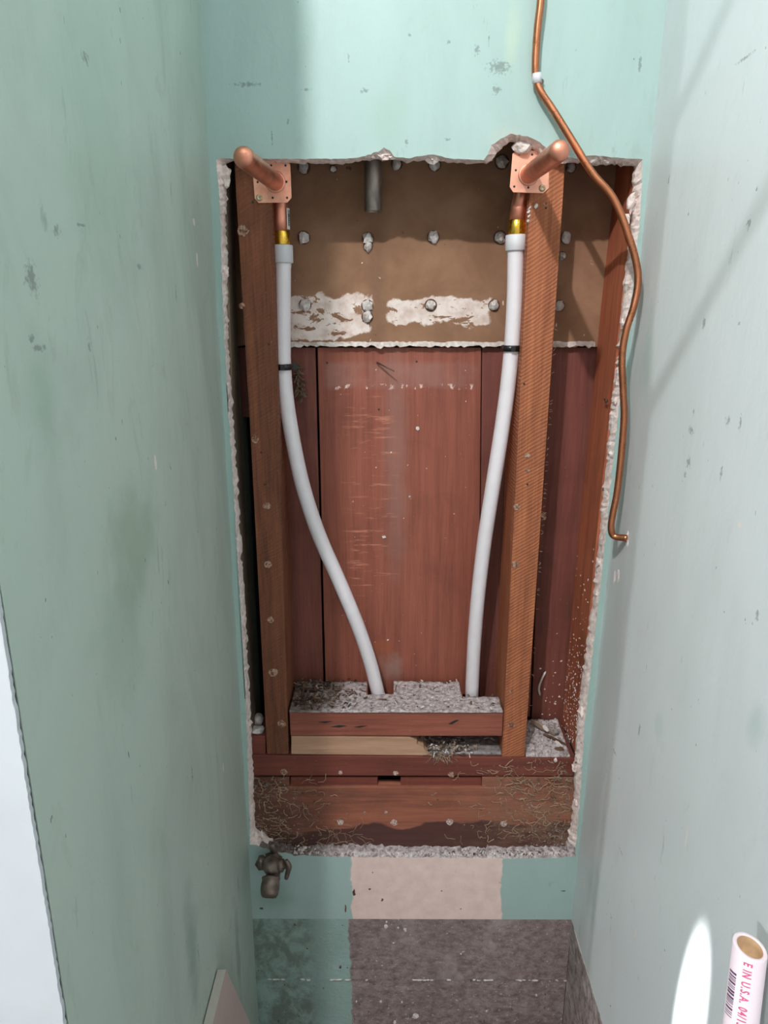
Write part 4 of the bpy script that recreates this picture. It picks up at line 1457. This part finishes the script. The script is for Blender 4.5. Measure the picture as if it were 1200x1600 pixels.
lean = XL(0) - XL(q0.z)
poly = [Vector((p[0] + max(0, lean) * (1 - p[2] / q0.z), p[1], p[2])) for p in poly]
bm = bmesh.new()
th = Vector((-.0125, 0, 0))
A_ = [bm.verts.new(p) for p in poly]
B_ = [bm.verts.new(p + th) for p in poly]
f = bm.faces.new(A_)
f2 = bm.faces.new(B_[::-1]); f2.material_index = 1
for i in range(len(poly)):
    bm.faces.new((A_[i], A_[(i + 1) % len(poly)], B_[(i + 1) % len(poly)], B_[i])).material_index = 1
new_obj('plasterboard_scrap', bm, [M_scrap_f, M_scrap_e], label='pointed pinkish plasterboard offcut leaning against the green wall', cat='plasterboard')

# ------------------------------------------------------------------ printed white pipe leaning by the right wall
zc = .634


def PZ(x, y, z):
    return CAM + (CR @ Vector(((x - 600.0) / F * z, -(y - 800.0) / F * z, -z)))


e0 = PZ(1172, 1479, zc)
e1 = PZ(1157.5, 1600, zc)
ax = (e1 - e0).normalized()
Lp = e0.z / -ax.z * .998
pp = thing('loose_pipe', tuple(e0 + ax * Lp), 'white plastic pipe with pink lettering and barcode leaning upright by the pale wall', 'pipe')
tc = (CAM - e0).normalized()
u = (tc - ax * tc.dot(ax)).normalized()      # towards the viewer
v = ax.cross(u)                              # to one side
ro, ri = .0143, .0107
# the cut end slopes to the right of the picture
right = CR @ Vector((1, 0, 0))
SIDE = (right - ax * right.dot(ax)).normalized()
bm = bmesh.new()
seg = 36
rings = []
for (t_, r_) in ((.035, ri), (.0006, ri), (0, ri + .0004), (0, ro - .0005), (.0006, ro), (Lp, ro)):
    ring = []
    for k in range(seg):
        a_ = 2 * math.pi * k / seg
        off = u * math.cos(a_) * r_ + v * math.sin(a_) * r_
        sl_ = (.24 * off.dot(SIDE) + .42 * off.dot(u)) if t_ < .03 else 0
        ring.append(bm.verts.new(e0 + ax * (t_ + sl_) + off))
    rings.append(ring)
for i, (r0, r1) in enumerate(zip(rings, rings[1:])):
    for k in range(seg):
        f = bm.faces.new((r0[k], r0[(k + 1) % seg], r1[(k + 1) % seg], r1[k]))
        f.smooth = True
        f.material_index = 1 if i == 0 else 0
bm.faces.new(rings[0]).material_index = 1
bm.faces.new(rings[-1])
new_obj('pipe', bm, [M_pvc, M_bore_bounce], parent=pp)


def on_pipe(along, around, lift=.0003):
    """along: metres down the pipe; around: metres round it from the viewer's side (positive to picture right)."""
    an = around / ro
    return e0 + ax * along + (u * math.cos(an) + SIDE2 * math.sin(an)) * (ro + lift)


SIDE2 = (SIDE - u * SIDE.dot(u)).normalized()


def wrap_text(txt, size, along0, around0, m, name):
    cu = bpy.data.curves.new('lettering', 'FONT')
    cu.body = txt
    cu.size = size
    cu.space_character = 1.2
    cu.resolution_u = 3
    cu.offset = .00024
    o = bpy.data.objects.new('lettering_tmp', cu)
    COL.objects.link(o)
    dg = bpy.context.evaluated_depsgraph_get()
    me = o.evaluated_get(dg).to_mesh()
    bm = bmesh.new()
    bm.from_mesh(me)
    o.evaluated_get(dg).to_mesh_clear()
    bpy.data.objects.remove(o, do_unlink=True)
    bpy.data.curves.remove(cu)
    bmesh.ops.triangulate(bm, faces=bm.faces[:])
    bmesh.ops.subdivide_edges(bm, edges=[e for e in bm.edges if e.calc_length() > size * .12], cuts=5)
    bmesh.ops.triangulate(bm, faces=bm.faces[:])
    for vv in bm.verts:
        x, y = vv.co.x, vv.co.y
        vv.co = on_pipe(along0 + x * .66, around0 + y)
    return new_obj(name, bm, m, parent=pp)


wrap_text('E IN U.S.A. 04/15/2', .0098, .0078, -.0032, M_pink, 'pink_lettering')
bm = bmesh.new()
rd = random.Random(9)
al = .022
while al < .062:
    wd = rd.choice((.0007, .0007, .0012, .0018))
    vs = []
    for i in range(6):
        ar = -.0165 + i * .0085 / 5
        vs.append((bm.verts.new(on_pipe(al, ar)), bm.verts.new(on_pipe(al + wd, ar))))
    for p_, q_ in zip(vs, vs[1:]):
        bm.faces.new((p_[0], q_[0], q_[1], p_[1]))
    al += wd + rd.choice((.0007, .0010, .0015))
new_obj('barcode', bm, M_purple, parent=pp)

# unseen spot lamp added to lay a bright patch low on the pale wall
tgt = Vector(rw(1077, 1590))
lamp('patch_spot', 'SPOT', (-.03, tgt.y - .03, H + .75), 1150.0, (1.0, .98, .97), .006, target=tgt, spot_size=math.radians(2.7), spot_blend=.4)

# unseen rods added before the second lamp to cast two slanting shadow bands
st_ = thing('shadow_rods', (LAMP2.x + 1.2, LAMP2.y + 1.0, 0), 'unseen grey rods added to cast two slanting shadow bands on the wall', 'shadow rods')
for (xa_, ya_), (xb_, yb_) in (((1165, -60), (1012, 285)), ((1260, 190), (1012, 640))):
    A_, B_ = LAMP2.lerp(Vector(rw(xa_, ya_)), .6), LAMP2.lerp(Vector(rw(xb_, yb_)), .6)
    bm = bmesh.new()
    b_tube(bm, [A_ + (A_ - B_) * .25, A_, B_ + (B_ - A_) * .12], .0068, 10)
    new_obj('shadow_rod', bm, M_nail, parent=st_)
bm = bmesh.new()
A_ = LAMP2.lerp(Vector(rw(1012, 640)), .6)
b_tube(bm, [A_ + Vector((0, 0, .02)) + (LAMP2.lerp(Vector(rw(1012, 285)), .6) - A_) * 1.05, A_, Vector((A_.x, A_.y, 0))], .006, 10)
new_obj('rod_post', bm, M_nail, parent=st_)

for o in bpy.data.objects:
    for k in ('_o', '_abs'):
        if k in o.keys():
            del o[k]
